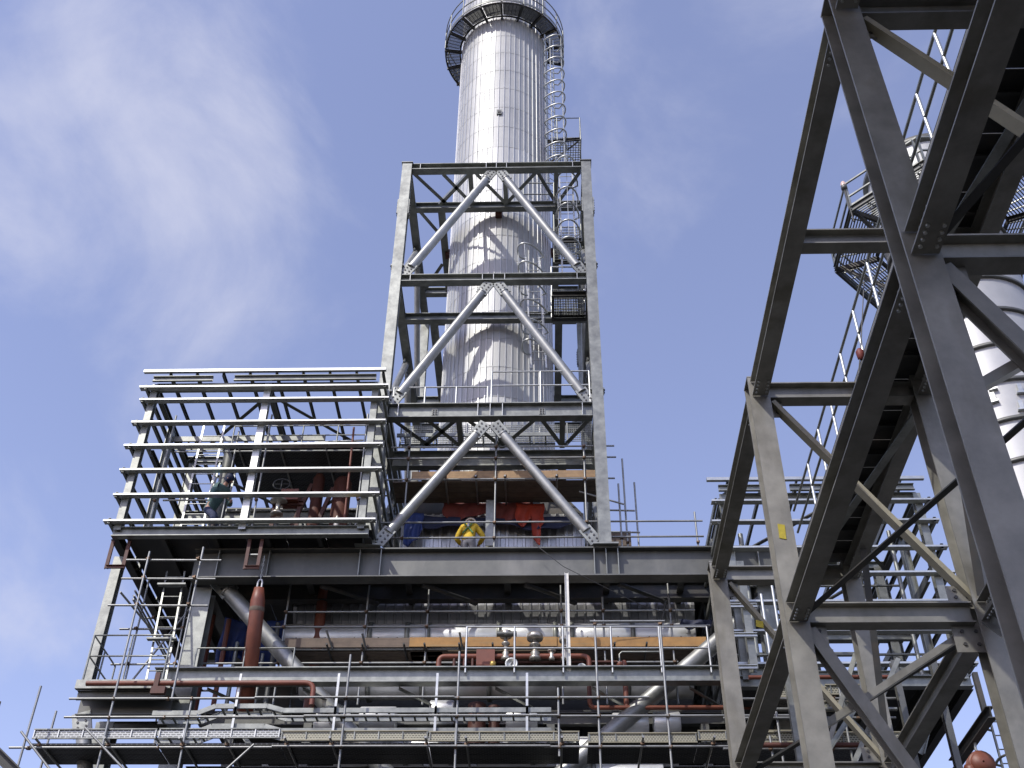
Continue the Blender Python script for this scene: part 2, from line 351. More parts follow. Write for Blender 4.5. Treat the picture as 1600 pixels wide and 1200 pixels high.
# ------------------------------------------------------------------ silver chimney, clad in lapped panels
CX0, CY0, CR = -1.25, 27.03, 1.68
ch = thing('chimney', 'tall silver chimney clad in riveted aluminium strips inside the tower frame', 'chimney', (CX0, CY0, 16.2))
b = MB(); b.lathe((CX0, CY0, 0), [(CR - .02, 16.2), (CR - .02, 45.9), (CR - .1, 45.95), (CR - .25, 45.95)], 72); b.build('shell', 'alu', ch)
NP, RH = 56, 1.12
def panel_mesh(kind, h=RH):
    b = MB(); w = 2 * math.pi / NP; seg = 3
    def pt(a, r, z): return Vector((math.sin(a) * r, -math.cos(a) * r, z))
    lap = .007
    for i in range(seg):
        a0, a1 = w * (i / seg - .5), w * ((i + 1) / seg - .5)
        b.add([pt(a0, CR + lap, 0), pt(a1, CR + lap, 0), pt(a1, CR, h + .03), pt(a0, CR, h + .03)], [(0, 1, 2, 3)], 0, True)
        b.add([pt(a0, CR + lap, 0), pt(a1, CR + lap, 0), pt(a1, CR - .02, 0), pt(a0, CR - .02, 0)], [(3, 2, 1, 0)], 0)
    e = w * .5; rw = w * .10; rh = .028       # standing seam on one edge
    q = [pt(e - rw, CR, 0), pt(e - rw * .6, CR + lap + rh, 0), pt(e + rw * .6, CR + lap + rh, 0), pt(e + rw, CR, 0)]
    q += [v + Vector((0, 0, h + .02)) for v in q]
    b.add(q, [(0, 1, 5, 4), (1, 2, 6, 5), (2, 3, 7, 6), (3, 2, 1, 0), (4, 5, 6, 7)], 1)
    return b.mesh('panel', ['alu', 'alu_rib'])
pm = panel_mesh(0)
rest = MB(); cnt = 0
rows = [17.9 + RH * j for j in range(25)]
for j, z in enumerate(rows):
    for k in range(-15, 16):
        if z > 44.6: continue
        a = 2 * math.pi * (k + .5 * (j % 1)) / NP
        if cnt < 300 and z > 19.3 and abs(k) < 13:
            o = bpy.data.objects.new('cladding_panel', pm); COL.objects.link(o); o.parent = ch
            o.location = (0, 0, z - 16.2); o.rotation_euler = (random.uniform(-.003, .003), 0, a + random.uniform(-.004, .004)); cnt += 1
        else:
            mt_ = Matrix.Translation((CX0, CY0, z)) @ Matrix.Rotation(a, 4, 'Z')
            n = len(rest.v); rest.v += [mt_ @ v.co for v in pm.vertices]
            for p in pm.polygons: rest.f.append([n + i for i in p.vertices]); rest.m.append(p.material_index); rest.sm.append(p.use_smooth)
o = rest.build('cladding_panels', ['alu', 'alu_rib'], ch); o['kind'] = 'stuff'
b = MB(); q = P(780, 176, CY0 - CR - .02); b.box((q.x - .09, q.y - .05, q.z - .12), (q.x + .09, q.y + .05, q.z + .12)); b.box((q.x - .05, q.y - .07, q.z - .06), (q.x + .05, q.y - .05, q.z + .04), 1); b.build('sample_port', ['galv', 'bolt'], ch)
# ring platform near the chimney head
RZ = 41.55; rp = thing('ring_platform', 'ring walkway of grating on radial brackets around the chimney head', 'platform', (CX0, CY0, RZ))
RI, RO = 1.78, 2.36
a0, a1 = 102, -205
def rpt(a, r, z): return Vector((CX0 + math.sin(R(a)) * r, CY0 - math.cos(R(a)) * r, z))
angs = [a0 - i * (a0 - a1) / 15 for i in range(16)]
for a in angs: mem(rp, 'bracket', rpt(a, 1.66, RZ - .09), rpt(a, RO + .04, RZ - .09), CH(.16, .07), 'dark_steel')
for r in (RI, RO):
    b = MB(); b.path([rpt(a0 + (a1 - a0) * i / 70, r, RZ - .06) for i in range(71)], .035, 6); b.build('ring_angle', 'dark_steel', rp)
for i in range(15):
    b = MB(); aa, ab = angs[i], angs[i + 1]; am = (aa + ab) / 2; t_ = (rpt(am + 90, 1, 0) - rpt(am + 90, 0, 0))
    for k in range(14):
        r = RI + .05 + (RO - RI - .08) * k / 13; hw = r * math.sin(R(abs(aa - ab) / 2)) * .96; c = rpt(am, r * math.cos(R(abs(aa - ab) / 2)) + .01, RZ)
        b.sweep(c - t_ * hw, c + t_ * hw, RECT(.022, .035))
    for k in range(5):
        hw = (k / 4 - .5) * 1.8 * RI * math.sin(R(abs(aa - ab) / 2)); c0 = rpt(am, RI + .02, RZ + .004) + t_ * hw
        b.sweep(c0, c0 + (rpt(am, 1, 0) - rpt(am, 0, 0)) * (RO - RI - .04), RECT(.014, .03))
    o = b.build('grating', 'galv_dull', rp); o['kind'] = 'stuff'
for hh in (.55, 1.1):
    b = MB(); b.path([rpt(a0 + (a1 - a0) * i / 70, RO + .03, RZ + hh) for i in range(71)], .022, 6); b.build('rail', 'galv', rp)
for a in angs: tub(rp, 'post', rpt(a, RO + .03, RZ), rpt(a, RO + .03, RZ + 1.1), .022, 'galv', 6)
b = MB(); b.lathe((CX0, CY0, RZ + .07), [(RO + .025, -.05), (RO + .035, -.05), (RO + .035, .1), (RO + .025, .1)], 70, a0=R(-90 + a1), a1=R(-90 + a0)); b.build('toe_plate', 'galv', rp)
# chimney ladders and rest platforms
ladder('caged_ladder', 'slender caged ladder climbing the chimney shell under its ring walkway', (.52, 25.85, 31.2), (.52, 25.85, 40.9), .42, (.75, .66, 0), (1.8, 9.0), 'galv_bright', .3, (.66, -.75, 0))
pf = thing('rest_platform', 'small bracketed rest platform with mesh guard halfway up the chimney', 'platform', (.9, 26.3, 34.5))
mem(pf, 'bracket', (.35, 26.0, 34.6), (1.55, 25.9, 34.6), CH(.14, .06), 'dark_steel'); mem(pf, 'bracket', (.4, 27.0, 34.6), (1.62, 27.0, 34.6), CH(.14, .06), 'dark_steel')
mem(pf, 'knee_brace', (.42, 26.2, 33.6), (1.5, 25.95, 34.52), AN(.07, .07), 'dark_steel')
mesh_panel(pf, (1.05, 26.45, 34.7), (1, 0, 0), (0, 1, 0), 1.1, 1.1, 12, 10, 'galv', .012, 'grating')
mesh_panel(pf, (1.58, 26.45, 35.2), (0, 1, 0), (0, 0, 1), 1.1, .95, 10, 8, 'galv', .007)
b = MB(); b.path([(.55, 25.9, 35.85), (1.58, 25.9, 35.85), (1.62, 27, 35.85)], .022, 6); b.build('rail', 'galv', pf)
for x, y in ((1.58, 25.9), (1.62, 27), (.75, 25.9)): tub(pf, 'post', (x, y, 34.6), (x, y, 35.86), .022, 'galv', 6)
ladder('caged_ladder', 'short caged ladder in front of the chimney, its lowest hoop hanging free', P(842, 575, 24.5), P(832, 402, 24.5), .42, (1, 0, 0), (.5, 4.4), 'galv_bright', .3, (-.35, -.94, 0))
ladder('caged_ladder', 'caged ladder beside the tower corner column rising past the top beam', P(890, 440, 24.35), P(884, 272, 24.35), .42, (1, 0, 0), (1.2, 5.0), 'galv_bright', .3, (0, -1, 0))
tp = thing('mesh_landing', 'landing with mesh guard panels hung inside the tower corner', 'platform', (1.0, 24.6, 24.2))
q0 = P(862, 484, 24.6); q1 = P(915, 484, 24.6)
mem(tp, 'edge_beam', (q0.x, 24.0, q0.z), (q1.x, 24.0, q0.z), CH(.2, .08), 'dark_steel'); mem(tp, 'edge_beam', (q0.x, 25.0, q0.z), (q1.x, 25.0, q0.z), CH(.2, .08), 'dark_steel')
for x in (q0.x, q1.x): mem(tp, 'edge_beam', (x, 24.02, q0.z), (x, 24.98, q0.z), CH(.2, .06), 'dark_steel')
mesh_panel(tp, ((q0.x + q1.x) / 2, 24.5, q0.z + .12), (1, 0, 0), (0, 1, 0), q1.x - q0.x - .05, .95, 20, 4, 'galv', .012, 'grating')
mesh_panel(tp, ((q0.x + q1.x) / 2, 24.97, q0.z + .68), (1, 0, 0), (0, 0, 1), q1.x - q0.x - .05, 1.0, 16, 10, 'galv', .009)
for x in (q0.x, q1.x): tub(tp, 'post', (x, 24.02, q0.z), (x, 24.02, q0.z + 1.2), .022, 'galv_bright', 8); tub(tp, 'post', (x, 24.98, q0.z), (x, 24.98, q0.z + 1.2), .022, 'galv_bright', 8)
for hh in (.6, 1.2): tub(tp, 'rail', (q0.x, 24.02, q0.z + hh), (q1.x, 24.02, q0.z + hh), .022, 'galv_bright', 8)
u = thing('mesh_landing', 'upper landing with mesh guard beside the chimney guide beam', 'platform', (1.0, 24.6, 27.2))
q0 = P(866, 398, 24.6); q1 = P(908, 398, 24.6)
mem(u, 'edge_beam', (q0.x, 24.05, q0.z), (q1.x, 24.05, q0.z), CH(.16, .06), 'dark_steel'); mem(u, 'edge_beam', (q0.x, 24.95, q0.z), (q1.x, 24.95, q0.z), CH(.16, .06), 'dark_steel')
mesh_panel(u, ((q0.x + q1.x) / 2, 24.5, q0.z + .1), (1, 0, 0), (0, 1, 0), q1.x - q0.x - .04, .88, 16, 4, 'galv', .011, 'grating')
mesh_panel(u, ((q0.x + q1.x) / 2, 24.93, q0.z + .85), (1, 0, 0), (0, 0, 1), q1.x - q0.x - .04, 1.45, 16, 12, 'galv', .008)
for x in (q0.x, q1.x): tub(u, 'post', (x, 24.05, q0.z), (x, 24.05, q0.z + 1.2), .022, 'galv', 8); tub(u, 'post', (x, 24.93, q0.z), (x, 24.93, q0.z + 1.6), .022, 'galv', 8)
handrail('handrail', 'dark guard rail beside the chimney at the tower top', [P(818, 318, 24.6), P(866, 318, 24.6)], 'galv', 1.0, (.45,), .9)

# ------------------------------------------------------------------ boiler support frame
mf = thing('support_frame', 'heavy grey plate girder and portal frame carrying tower and cabins', 'steel frame', (-1.2, 23.6, 0))
gd = mem(mf, 'girder', (-8.2, 23.5, 15.73), (6.2, 23.5, 15.73), I(.78, .36, .02, .035), 'galv_dull')
for x in (-3.75, -4.25, XR - .28, XR, XR + .28, 4.55, -6.4, -7.6, 5.1):
    b = MB(); b.box((x - .01, 23.335, 15.38), (x + .01, 23.489, 16.08)); b.build('stiffener', 'galv', gd)
lb = mem(mf, 'beam', (-8.45, 23.25, 12.80), (5.4, 23.25, 12.80), I(.36, .26, .014, .024), 'galv')
for x in (-7.95, 5.25):
    for y in (24.0, 30.2):
        mem(mf, 'column', (x, y, 0), (x, y, 15.34), I(.42, .40, .018, .03), 'galv', UPY)
for x in (-7.95, 5.25): mem(mf, 'beam', (x, 24.25, 15.7), (x, 30, 15.7), I(.7, .3), 'galv_dull')
mem(mf, 'beam', (-7.7, 24.95, 15.82), (5.0, 24.95, 15.82), I(.46, .24), 'dark_steel')
mem(mf, 'beam', (-7.7, 30.2, 15.7), (5.0, 30.2, 15.7), I(.7, .3), 'galv_dull')
for x in (-5.6, -3.2, -.8, 1.6, 3.4): mem(mf, 'joist', (x, 23.7, 15.92), (x, 30, 15.92), I(.3, .16), 'dark_steel')
for x in (-4.4, -2.0, .4, 2.6): strut(mf, (x - .75, 23.75, 15.35), (x + .45, 24.8, 15.45), .05, 'dark_steel', (0, 0, 1), gl=.18, gw=.1)
p_ = P(340, 905, 24.0); q_ = P(640, 1250, 24.0); strut(mf, p_, q_, .19, 'galv_tube', gl=.62, gw=.46)
p_ = P(1235, 905, 24.0); q_ = P(830, 1250, 24.0); strut(mf, p_, q_, .19, 'galv_tube', gl=.62, gw=.46)
b = MB(); b.sweep(p_ + Vector((-.1, .04, 0)), p_ + Vector((-.1, .08, 0)), [(-.5, -.4), (.4, -.4), (.6, .4), (-.5, .4)], (0, 0, 1)); b.build('gusset_plate', 'galv', mf)
for dz, dy in ((0, 0),):
    for x in (-9.3, -7.3, -5.2, -3.1, -1.0, 1.1, 3.2): mem(mf, 'knee_brace', (x, 23.4, 12.55), (x + .8, 24.3, 12.5), AN(.08, .08), 'galv')
for i, x in enumerate((-3.9, -2.35, -.8, .75, 2.3, 3.85)):
    b = MB(); b.box((x + .006, 25.28, 16.085), (x + 1.544, 30.1, 16.112)); b.build('deck_plate', 'dark_steel', mf)
handrail('handrail', 'galvanized two rail handrail on the lower beam before the valves', [P(727, 1051, 23.16), P(1112, 1051, 23.16)], mids=(.58,), step=1.13)
handrail('handrail', 'short pipe rail on the lower beam by the hanging red pipe', [P(300, 1053, 23.35), P(455, 1053, 23.35)], 'galv', .62, (.12,), 1.2, .018)
wc = tag(mem(None, 'slotted_channel', P(885, 896, 23.25), P(889, 1049, 23.25) - Vector((0, 0, .0)), CH(.09, .05, .008), 'white_channel', UPX), 'pale slotted channel standing upright between girder and lower beam', 'channel')
# left end: outer column, ledge platform
lw = thing('end_bay', 'outer steel bay with ledge platform and tube brace under the wall of girts', 'steel frame', (-9.4, 23.6, 0))
mem(lw, 'column', (-10.02, 23.55, 12.6), (-10.02, 23.55, 15.98), I(.24, .22), 'galv', UPY)
mem(lw, 'column', (-9.6, 24.2, 0), (-9.6, 24.2, 12.1), I(.4, .4, .018, .03), 'galv', UPY)
mem(lw, 'fascia', (-9.95, 22.82, 12.42), (-7.9, 22.82, 12.42), RECT(.1, .2), 'galv')
mem(lw, 'beam', (-9.95, 23.25, 12.1), (-7.95, 23.25, 12.1), I(.42, .24), 'galv_dull')
b = MB(); b.box((-9.93, 22.88, 12.48), (-8.0, 24.6, 12.52)); b.build('deck_plate', 'galv', lw)
strut(lw, (-9.85, 23.3, 11.95), (-9.3, 23.3, 10.1), .16, gl=.55, gw=.4)
for y in (22.9, 24.5): mem(lw, 'bearer', (-9.9, y, 12.2), (-8.0, y, 12.2), CH(.2, .08), 'galv_dull')
handrail('handrail', 'corner handrail around the ledge platform under the wall of girts', [(-9.85, 24.4, 12.53), (-9.87, 22.9, 12.53), (-8.15, 22.9, 12.53)], 'galv', 1.1, (.6,), .95, .02)
ladder('access_ladder', 'steep steel ladder from the ledge platform up to the girt clad bay', P(243, 1066, 23.0), P(275, 893, 23.6), .42, (1, 0, 0), None, 'galv', .3, stile=.026)
for k in (.35, .85):
    q = P(243, 1066, 23.0).lerp(P(275, 893, 23.6), k); tg = tag(mem(None, 'ladder_tread', q + Vector((-.33, -.1, 0)), q + Vector((.33, -.1, 0)), RECT(.12, .04), 'galv'), 'pale flat tread clamped ' + ('halfway up' if k < .5 else 'near the head of') + ' the steep steel ladder', 'tread')

# ------------------------------------------------------------------ girt clad cabin frames
def cabin(label, x0, x1, y0, y1, z0, girts, ztop, colx, coly, purlin0, pstep, nm='girt_cabin', roofsplit=None):
    t = thing(nm, label, 'steel frame', ((x0 + x1) / 2, (y0 + y1) / 2, z0))
    zr = ztop - .42
    for x in colx:
        for y in (y0 + .17, y1 - .17):
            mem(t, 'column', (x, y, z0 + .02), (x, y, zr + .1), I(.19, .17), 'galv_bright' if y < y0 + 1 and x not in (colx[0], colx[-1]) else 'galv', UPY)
    for x in (x0 + .14, x1 - .14):
        for y in coly: mem(t, 'side_column', (x, y, z0 + .02), (x, y, zr), I(.18, .18), 'galv', UPX)
    # floor frame
    for y in (y0 + .16, y1 - .16): mem(t, 'floor_beam', (x0 + .06, y, z0 - .02), (x1 - .06, y, z0 - .02), I(.25, .18), 'galv')
    for x in (x0 + .1, x1 - .1): mem(t, 'floor_beam', (x, y0 + .27, z0 - .02), (x, y1 - .27, z0 - .02), I(.24, .18), 'dark_steel')
    n = 5
    for i in range(1, n): x = x0 + (x1 - x0) * i / n; mem(t, 'floor_joist', (x, y0 + .27, z0 - .03), (x, y1 - .27, z0 - .03), I(.22, .1), 'dark_steel')
    k = 6
    for i in range(k):
        xa = x0 + .2 + (x1 - x0 - .4) * i / k; b = MB(); b.box((xa + .005, y0 + .19, z0 + .145), (xa + (x1 - x0 - .4) / k - .005, y1 - .3, z0 + .165)); b.build('floor_plate', 'dark_steel', t)
    # girts: cold-rolled zeds on all four sides
    for zg in girts:
        Zp = [(0, -.07), (.055, -.07), (.055, -.064), (.006, -.064), (.006, .07), (-.055, .07), (-.055, .064), (0, .064)]
        e = random.uniform(-.05, .05)
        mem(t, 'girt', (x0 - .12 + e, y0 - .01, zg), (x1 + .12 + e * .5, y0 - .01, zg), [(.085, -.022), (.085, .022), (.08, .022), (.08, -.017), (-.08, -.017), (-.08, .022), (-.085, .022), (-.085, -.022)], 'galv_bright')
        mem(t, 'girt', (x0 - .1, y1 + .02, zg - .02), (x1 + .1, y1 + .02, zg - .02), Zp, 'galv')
        for x in (x0 - .03, x1 + .03): mem(t, 'girt', (x, y0 - .08, zg - .004), (x, y1 + .1, zg - .004), CH(.14, .055 if x < x0 else -.055, .006), 'galv')
    # roof: eave beams, rafters, purlins
    for y in (y0 + .17, (y0 + y1) / 2, y1 - .17): mem(t, 'roof_beam', (x0 + .2, y, zr + .04), (x1 - .2, y, zr + .04), I(.19, .16), 'galv')
    for x in colx: mem(t, 'rafter', (x, y0 + .28, zr + .03), (x, y1 - .28, zr + .03), I(.18, .14), 'galv_dull')
    x = purlin0
    while x < x1 - .1:
        mem(t, 'purlin', (x, y0 - .02, zr + .34), (x, y1 + .1, zr + .34), CH(.12, .06, .006), 'galv_dull'); x += pstep
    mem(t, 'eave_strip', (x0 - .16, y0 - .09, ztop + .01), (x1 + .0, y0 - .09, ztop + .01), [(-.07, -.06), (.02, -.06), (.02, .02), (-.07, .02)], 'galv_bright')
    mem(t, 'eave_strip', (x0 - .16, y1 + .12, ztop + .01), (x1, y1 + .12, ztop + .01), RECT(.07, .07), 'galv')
    mem(t, 'wind_girder', (x0 + .1, y0 + .02, zr + .2), (x0 + (x1 - x0) * .27, y0 + .02, zr + .2), CH(.16, .07), 'galv'); mem(t, 'wind_girder', (x0 + (x1 - x0) * .36, y0 + .02, zr + .205), (x1 - .25, y0 + .02, zr + .205), CH(.17, .07), 'galv')
    xm = (x0 + x1) / 2; ym = (y0 + y1) / 2
    for a, c in (((x0 + .3, ym), (colx[1], y0 + .4)), ((colx[1], y0 + .4), (x1 - .3, ym)), ((x0 + .3, ym), (colx[1], y1 - .4)), ((colx[1], y1 - .4), (x1 - .3, ym))):
        mem(t, 'roof_brace', (*a, zr - .08), (*c, zr - .08), AN(.1, .1), 'galv_dull')
    mem(t, 'middle_beam', (x0 + .2, ym, (z0 + zr) / 2 + .35), (x1 - .2, ym, (z0 + zr) / 2 + .35), I(.28, .16), 'galv')
    for x in (x0 + .35, x1 - .35):
        mem(t, 'middle_beam', (x, y0 + .4, (z0 + zr) / 2 + .3), (x, y1 - .3, (z0 + zr) / 2 + .3), CH(.2, .08), 'galv_dull')
    for x in (colx[0], colx[-1]): mem(t, 'middle_post', (x + (.25 if x == colx[0] else -.25), ym, z0 + .17), (x + (.25 if x == colx[0] else -.25), ym, zr), I(.22, .2), 'galv', UPY)
    return t
cb = cabin('open cabin frame of bright horizontal girts beside the tower, a worker inside', -10.12, -3.95, 22.68, 29.4, 16.28, [20.55, 20.13, 19.40, 18.67, 17.93, 17.20, 16.46], 21.08, [-9.95, -7.0, -4.2], [24.6, 26.6], -9.62, .695)
cb2 = cabin('open girt clad cabin frame behind the dark pipe rack columns', 4.05, 8.9, 22.15, 28.6, 12.2, [16.55, 16.0, 15.3, 14.65, 13.95, 13.25, 12.5], 17.15, [4.25, 6.7, 8.7], [24.0, 26.0], 4.35, .8)

# ------------------------------------------------------------------ pipe rack coming towards the viewer
RX1, RX2, ZU, ZL = 3.32, 5.78, 12.74, 8.98
RY = [18.95, 13.6, 7.1, .6]
rk = thing('pipe_rack', 'tall matte grey pipe rack of columns and bolted beams reaching overhead', 'pipe rack', (4.5, 10, 0))
for i, y in enumerate(RY):
    for x in (RX1, RX2):
        c = mem(rk, 'column', (x, y, .04), (x, y, ZU + .2), I(.32, .30, .014, .024), 'rack_steel', UPY)
        b = MB(); b.box((x - .28, y - .28, .004), (x + .28, y + .28, .04)); b.build('base_plate', 'rack_steel', c)
        b = MB(); b.box((x - .155, y - .165, ZU + .2), (x + .155, y + .165, ZU + .222)); b.build('cap_plate', 'rack_steel', c)
    for z in (ZU, ZL):
        mem(rk, 'cross_beam', (RX1 + .16, y, z), (RX2 - .16, y, z), I(.30, .22, .012, .02), 'rack_steel')
    mem(rk, 'brace', (RX1 + .17, y - .02, ZU - .22), (RX2 - .12, y - .02, ZL + .2), CH(.16, .07), 'olive_steel', (0, 1, 0))
    plate(rk, (RX1 + .2, y + .01, ZU - .28), (1, 0, 0), (0, 0, 1), .3, .32, .015, 2, 2, 'rack_steel'); plate(rk, (RX2 - .22, y + .01, ZL + .27), (1, 0, 0), (0, 0, 1), .36, .34, .015, 2, 3, 'rack_steel')
    plate(rk, (RX1 + .22, y + .01, ZL - .3), (1, 0, 0), (0, 0, 1), .34, .36, .015, 2, 2, 'rack_steel'); plate(rk, (RX2 - .25, y + .01, ZL - .32), (1, 0, 0), (0, 0, 1), .42, .40, .015, 2, 2, 'rack_steel')
    mem(rk, 'brace', (RX1 + .15, y - .03, ZL - .25), (RX2 - .15, y - .03, ZL - 4.6), I(.18, .16), 'rack_steel', (0, 1, 0))
    mem(rk, 'brace', (RX2 - .2, y + .06, ZL - .21), (RX1 + .05, y + .06, ZL - 1.58), AN(.09, .09), 'rack_steel')
for y in (10.44, 3.9):
    mem(rk, 'cross_beam', (RX1 + .12, y, ZU - .01), (RX2 - .12, y, ZU - .01), I(.27, .2, .012, .02), 'rack_steel')
for i in range(3):
    ya, yb = RY[i], RY[i + 1]
    for x in (RX1, RX2):
        for z in (ZU - .02, ZL - .02):
            lm = mem(rk, 'long_beam', (x, yb + .175, z), (x, ya - .175, z), I(.30, .24, .012, .02), 'rack_steel')
            for ye, s_ in ((yb + .175, 1), (ya - .175, -1)):
                b = MB()
                for k in range(4):
                    for sx in (-.07, .07): b.tube((x + sx, ye + s_ * (.1 + .08 * k), z - .175), (x + sx, ye + s_ * (.1 + .08 * k), z - .15), .018, 6)
                    for sz in (-.07, .07): b.tube((x - .03, ye + s_ * (.1 + .08 * k), z + sz), (x - .006, ye + s_ * (.1 + .08 * k), z + sz), .018, 6)
                b.build('bolts', 'galv_bright', lm)['kind'] = 'stuff'
    # vertical bracing in the side planes
    mem(rk, 'side_brace', (RX2 - .02, ya - .2, ZL - .22), (RX2 - .02, (ya + yb) / 2, ZL - 3.2), AN(.12, .12), 'galv')
    # plan bracing below the lower walkway
    mem(rk, 'plan_brace', (RX1 + .1, ya - .3, ZL - .16), (RX2 - .1, yb + .35, ZL - .16), AN(.09, .09), 'dark_steel')
    # upper walkway: plates on cross joists, edge beams
    n = 7
    for k in range(n):
        y0, y1 = ya - .02 - (ya - yb) * k / n, ya - .02 - (ya - yb) * (k + 1) / n
        b = MB(); b.box((4.84, y1 + .006, ZU + .26), (RX2 + .16, y0 - .006, ZU + .275)); b.build('walkway_plate', 'dark_steel', rk)
        mem(rk, 'walkway_joist', (4.86, y1 + .3, ZU + .2), (RX2 + .1, y1 + .3, ZU + .2), CH(.1, .05, .008), 'dark_steel')
    mem(rk, 'walkway_edge', (4.84, yb + .0, ZU + .19), (4.84, ya - .0, ZU + .19), CH(.13, .06), 'rack_steel')
    mem(rk, 'walkway_edge', (RX2 + .17, yb + .0, ZU + .16), (RX2 + .17, ya - .0, ZU + .16), CH(.2, .06), 'dark_steel')
    mem(rk, 'plan_brace', (RX2 - .08, yb + .2, ZU - .2), (4.95, yb + 4.2, ZU - .2), AN(.14, .02), 'galv')
    mem(rk, 'knee_brace', (RX2 + .02, ya - .2, ZL + .18), (RX2 + .02, ya - 1.25, ZU - .2), AN(.12, .12), 'dark_steel')
for y in (-2.6, 1.4, 5.5): mem(rk, 'shade_deck_beam', (-4.0, y, 14.75), (RX2, y, 14.75), I(.4, .22), 'rack_steel')  # unseen deck above the camera, added to shade the near rack columns
for x in (-4.0, -.4, RX1, RX2): mem(rk, 'shade_deck_beam', (x, -2.5, 14.98 + .02 * (x > 0)), (x, 5.4, 14.98 + .02 * (x > 0)), I(.05, .2), 'rack_steel')
for x in (RX1, RX2): mem(rk, 'shade_deck_post', (x, .6, ZU + .225), (x, .6, 14.9), I(.3, .28), 'rack_steel', UPY); mem(rk, 'shade_deck_post', (x, 5.5, ZU + .12), (x, 5.5, 14.54), I(.24, .22), 'rack_steel', UPY)
for y in (-2.6, 1.4): mem(rk, 'shade_deck_column', (-3.9, y, 0), (-3.9, y, 14.54), I(.3, .28), 'rack_steel', UPY)
for i in range(12):
    xa = -4.1 + i * .84; b = MB(); b.box((xa + .005, -2.9, 15.03), (xa + .835, 5.7, 15.05)); b.build('shade_deck_plate', 'dark_steel', rk)
posts = [(1465, 52), (1431, 147), (1401, 250), (1377, 330), (1354, 410), (1332, 485), (1311, 552), (1291, 614), (1274, 670), (1256, 724)]
hr = thing('handrail', 'long galvanized handrail with bright posts on the pipe rack walkway', 'handrail', (4.87, 9, 13.02))
for zz in (13.95, 13.46): tub(hr, 'rail', (4.87, 3.0, zz), (4.87, 18.6, zz), .024, 'galv', 8)
for px, py in posts + [(1500, -60), (1540, -200)]:
    yy = PZ(px, py, 13.95).y; tub(hr, 'post', (4.87, yy, 12.99), (4.87, yy, 13.95), .026, 'galv_bright', 8)
for (px, py), yy, lab in (((1222, 830), RY[1] - .166, 'yellow paint tag on a matte grey pipe rack column'), ((1187, 975), RY[0] - .11, 'yellow paint tag on the far pipe rack diagonal brace')):
    c = P(px, py, yy); b = MB(); w_ = .05 if yy < 15 else .06
    b.sweep(c - Vector((0, .004, 0)), c + Vector((0, .012, 0)), [(-w_, -.11), (w_ * .8, -.13), (w_, .1), (-w_ * .9, .12)] if yy < 15 else [(-.07, -.05), (.06, -.08), (.07, .05), (-.06, .08)], (0, 0, 1)); tag(b.build('paint_tag', 'tag_yellow'), lab, 'paint tag')

tl_ = thing('hook_line', 'thin steel line with a small orange hook block by the rack handrail', 'hoist', P(1345, 555, 12.5))
b = MB(); b.path([P(1350, 440, 12.5), P(1345, 545, 12.5), P(1336, 640, 12.5)], .008, 6); b.build('line', 'bolt', tl_)
b = MB(); c = P(1344, 553, 12.5); b.lathe(c, [(.02, -.11), (.05, -.08), (.06, .04), (.03, .09), (.01, .1)], 10); b.build('hook_block', 'tarp_shade_red', tl_)

# ------------------------------------------------------------------ grey banded duct stack on the right
DX, DY, DR = 11.62, 23.0, 1.6
ds = thing('duct_stack', 'broad pale grey stack with dark stiffening bands behind the pipe rack', 'chimney', (DX, DY, 0))
z = .0; k = 0
while z < 28.0:
    b = MB(); b.lathe((DX, DY, z), [(DR, .004), (DR, 1.14)], 56); b.build('shell_section', 'duct_grey', ds)
    b = MB(); b.lathe((DX, DY, z), [(DR - .01, -.045), (DR + .075, -.045), (DR + .075, .045), (DR - .01, .045)], 56); b.build('band', 'galv_dull', ds); z += 1.15; k += 1
b = MB(); b.lathe((DX, DY, z), [(DR - .12, -.2), (DR + .12, -.08), (DR + .12, .08), (DR - .1, .08), (DR - .1, -.5)], 56); b.build('rim', 'galv_dull', ds)
for px, py in ((1550, 603), (1552, 622), (1593, 608), (1595, 634), (1470, 668), (1475, 692), (1530, 985)):
    d_ = ray(px, py); # lugs welded to the shell: where the sight line meets the cylinder
    A = d_.x ** 2 + d_.y ** 2; B = -(DX * d_.x + DY * d_.y); Cc = DX ** 2 + DY ** 2 - (DR + .02) ** 2; D_ = B * B - A * Cc
    if D_ > 0:
        q = CAM + d_ * ((-B - math.sqrt(D_)) / A); n_ = Vector((q.x - DX, q.y - DY, 0)).normalized(); b = MB()
        b.sweep(q - Vector((0, 0, .13)), q + Vector((0, 0, .13)), [(-.05, -.02), (.05, -.02), (.05, .06), (-.05, .06)], n_); b.sweep(q - Vector((0, 0, .15)) + n_ * .03, q - Vector((0, 0, .11)) + n_ * .03, RECT(.2, .1), n_); b.build('lug', 'galv_bright', ds)
dp = thing('octagon_platform', 'octagonal mesh platform with handrails around the banded grey stack', 'platform', (DX, DY, 26.1))
OZ, OR = 26.15, 3.02
def oc(k, r, z): a = R(22.5 + 45 * k); return Vector((DX + math.sin(a) * r, DY - math.cos(a) * r, z))
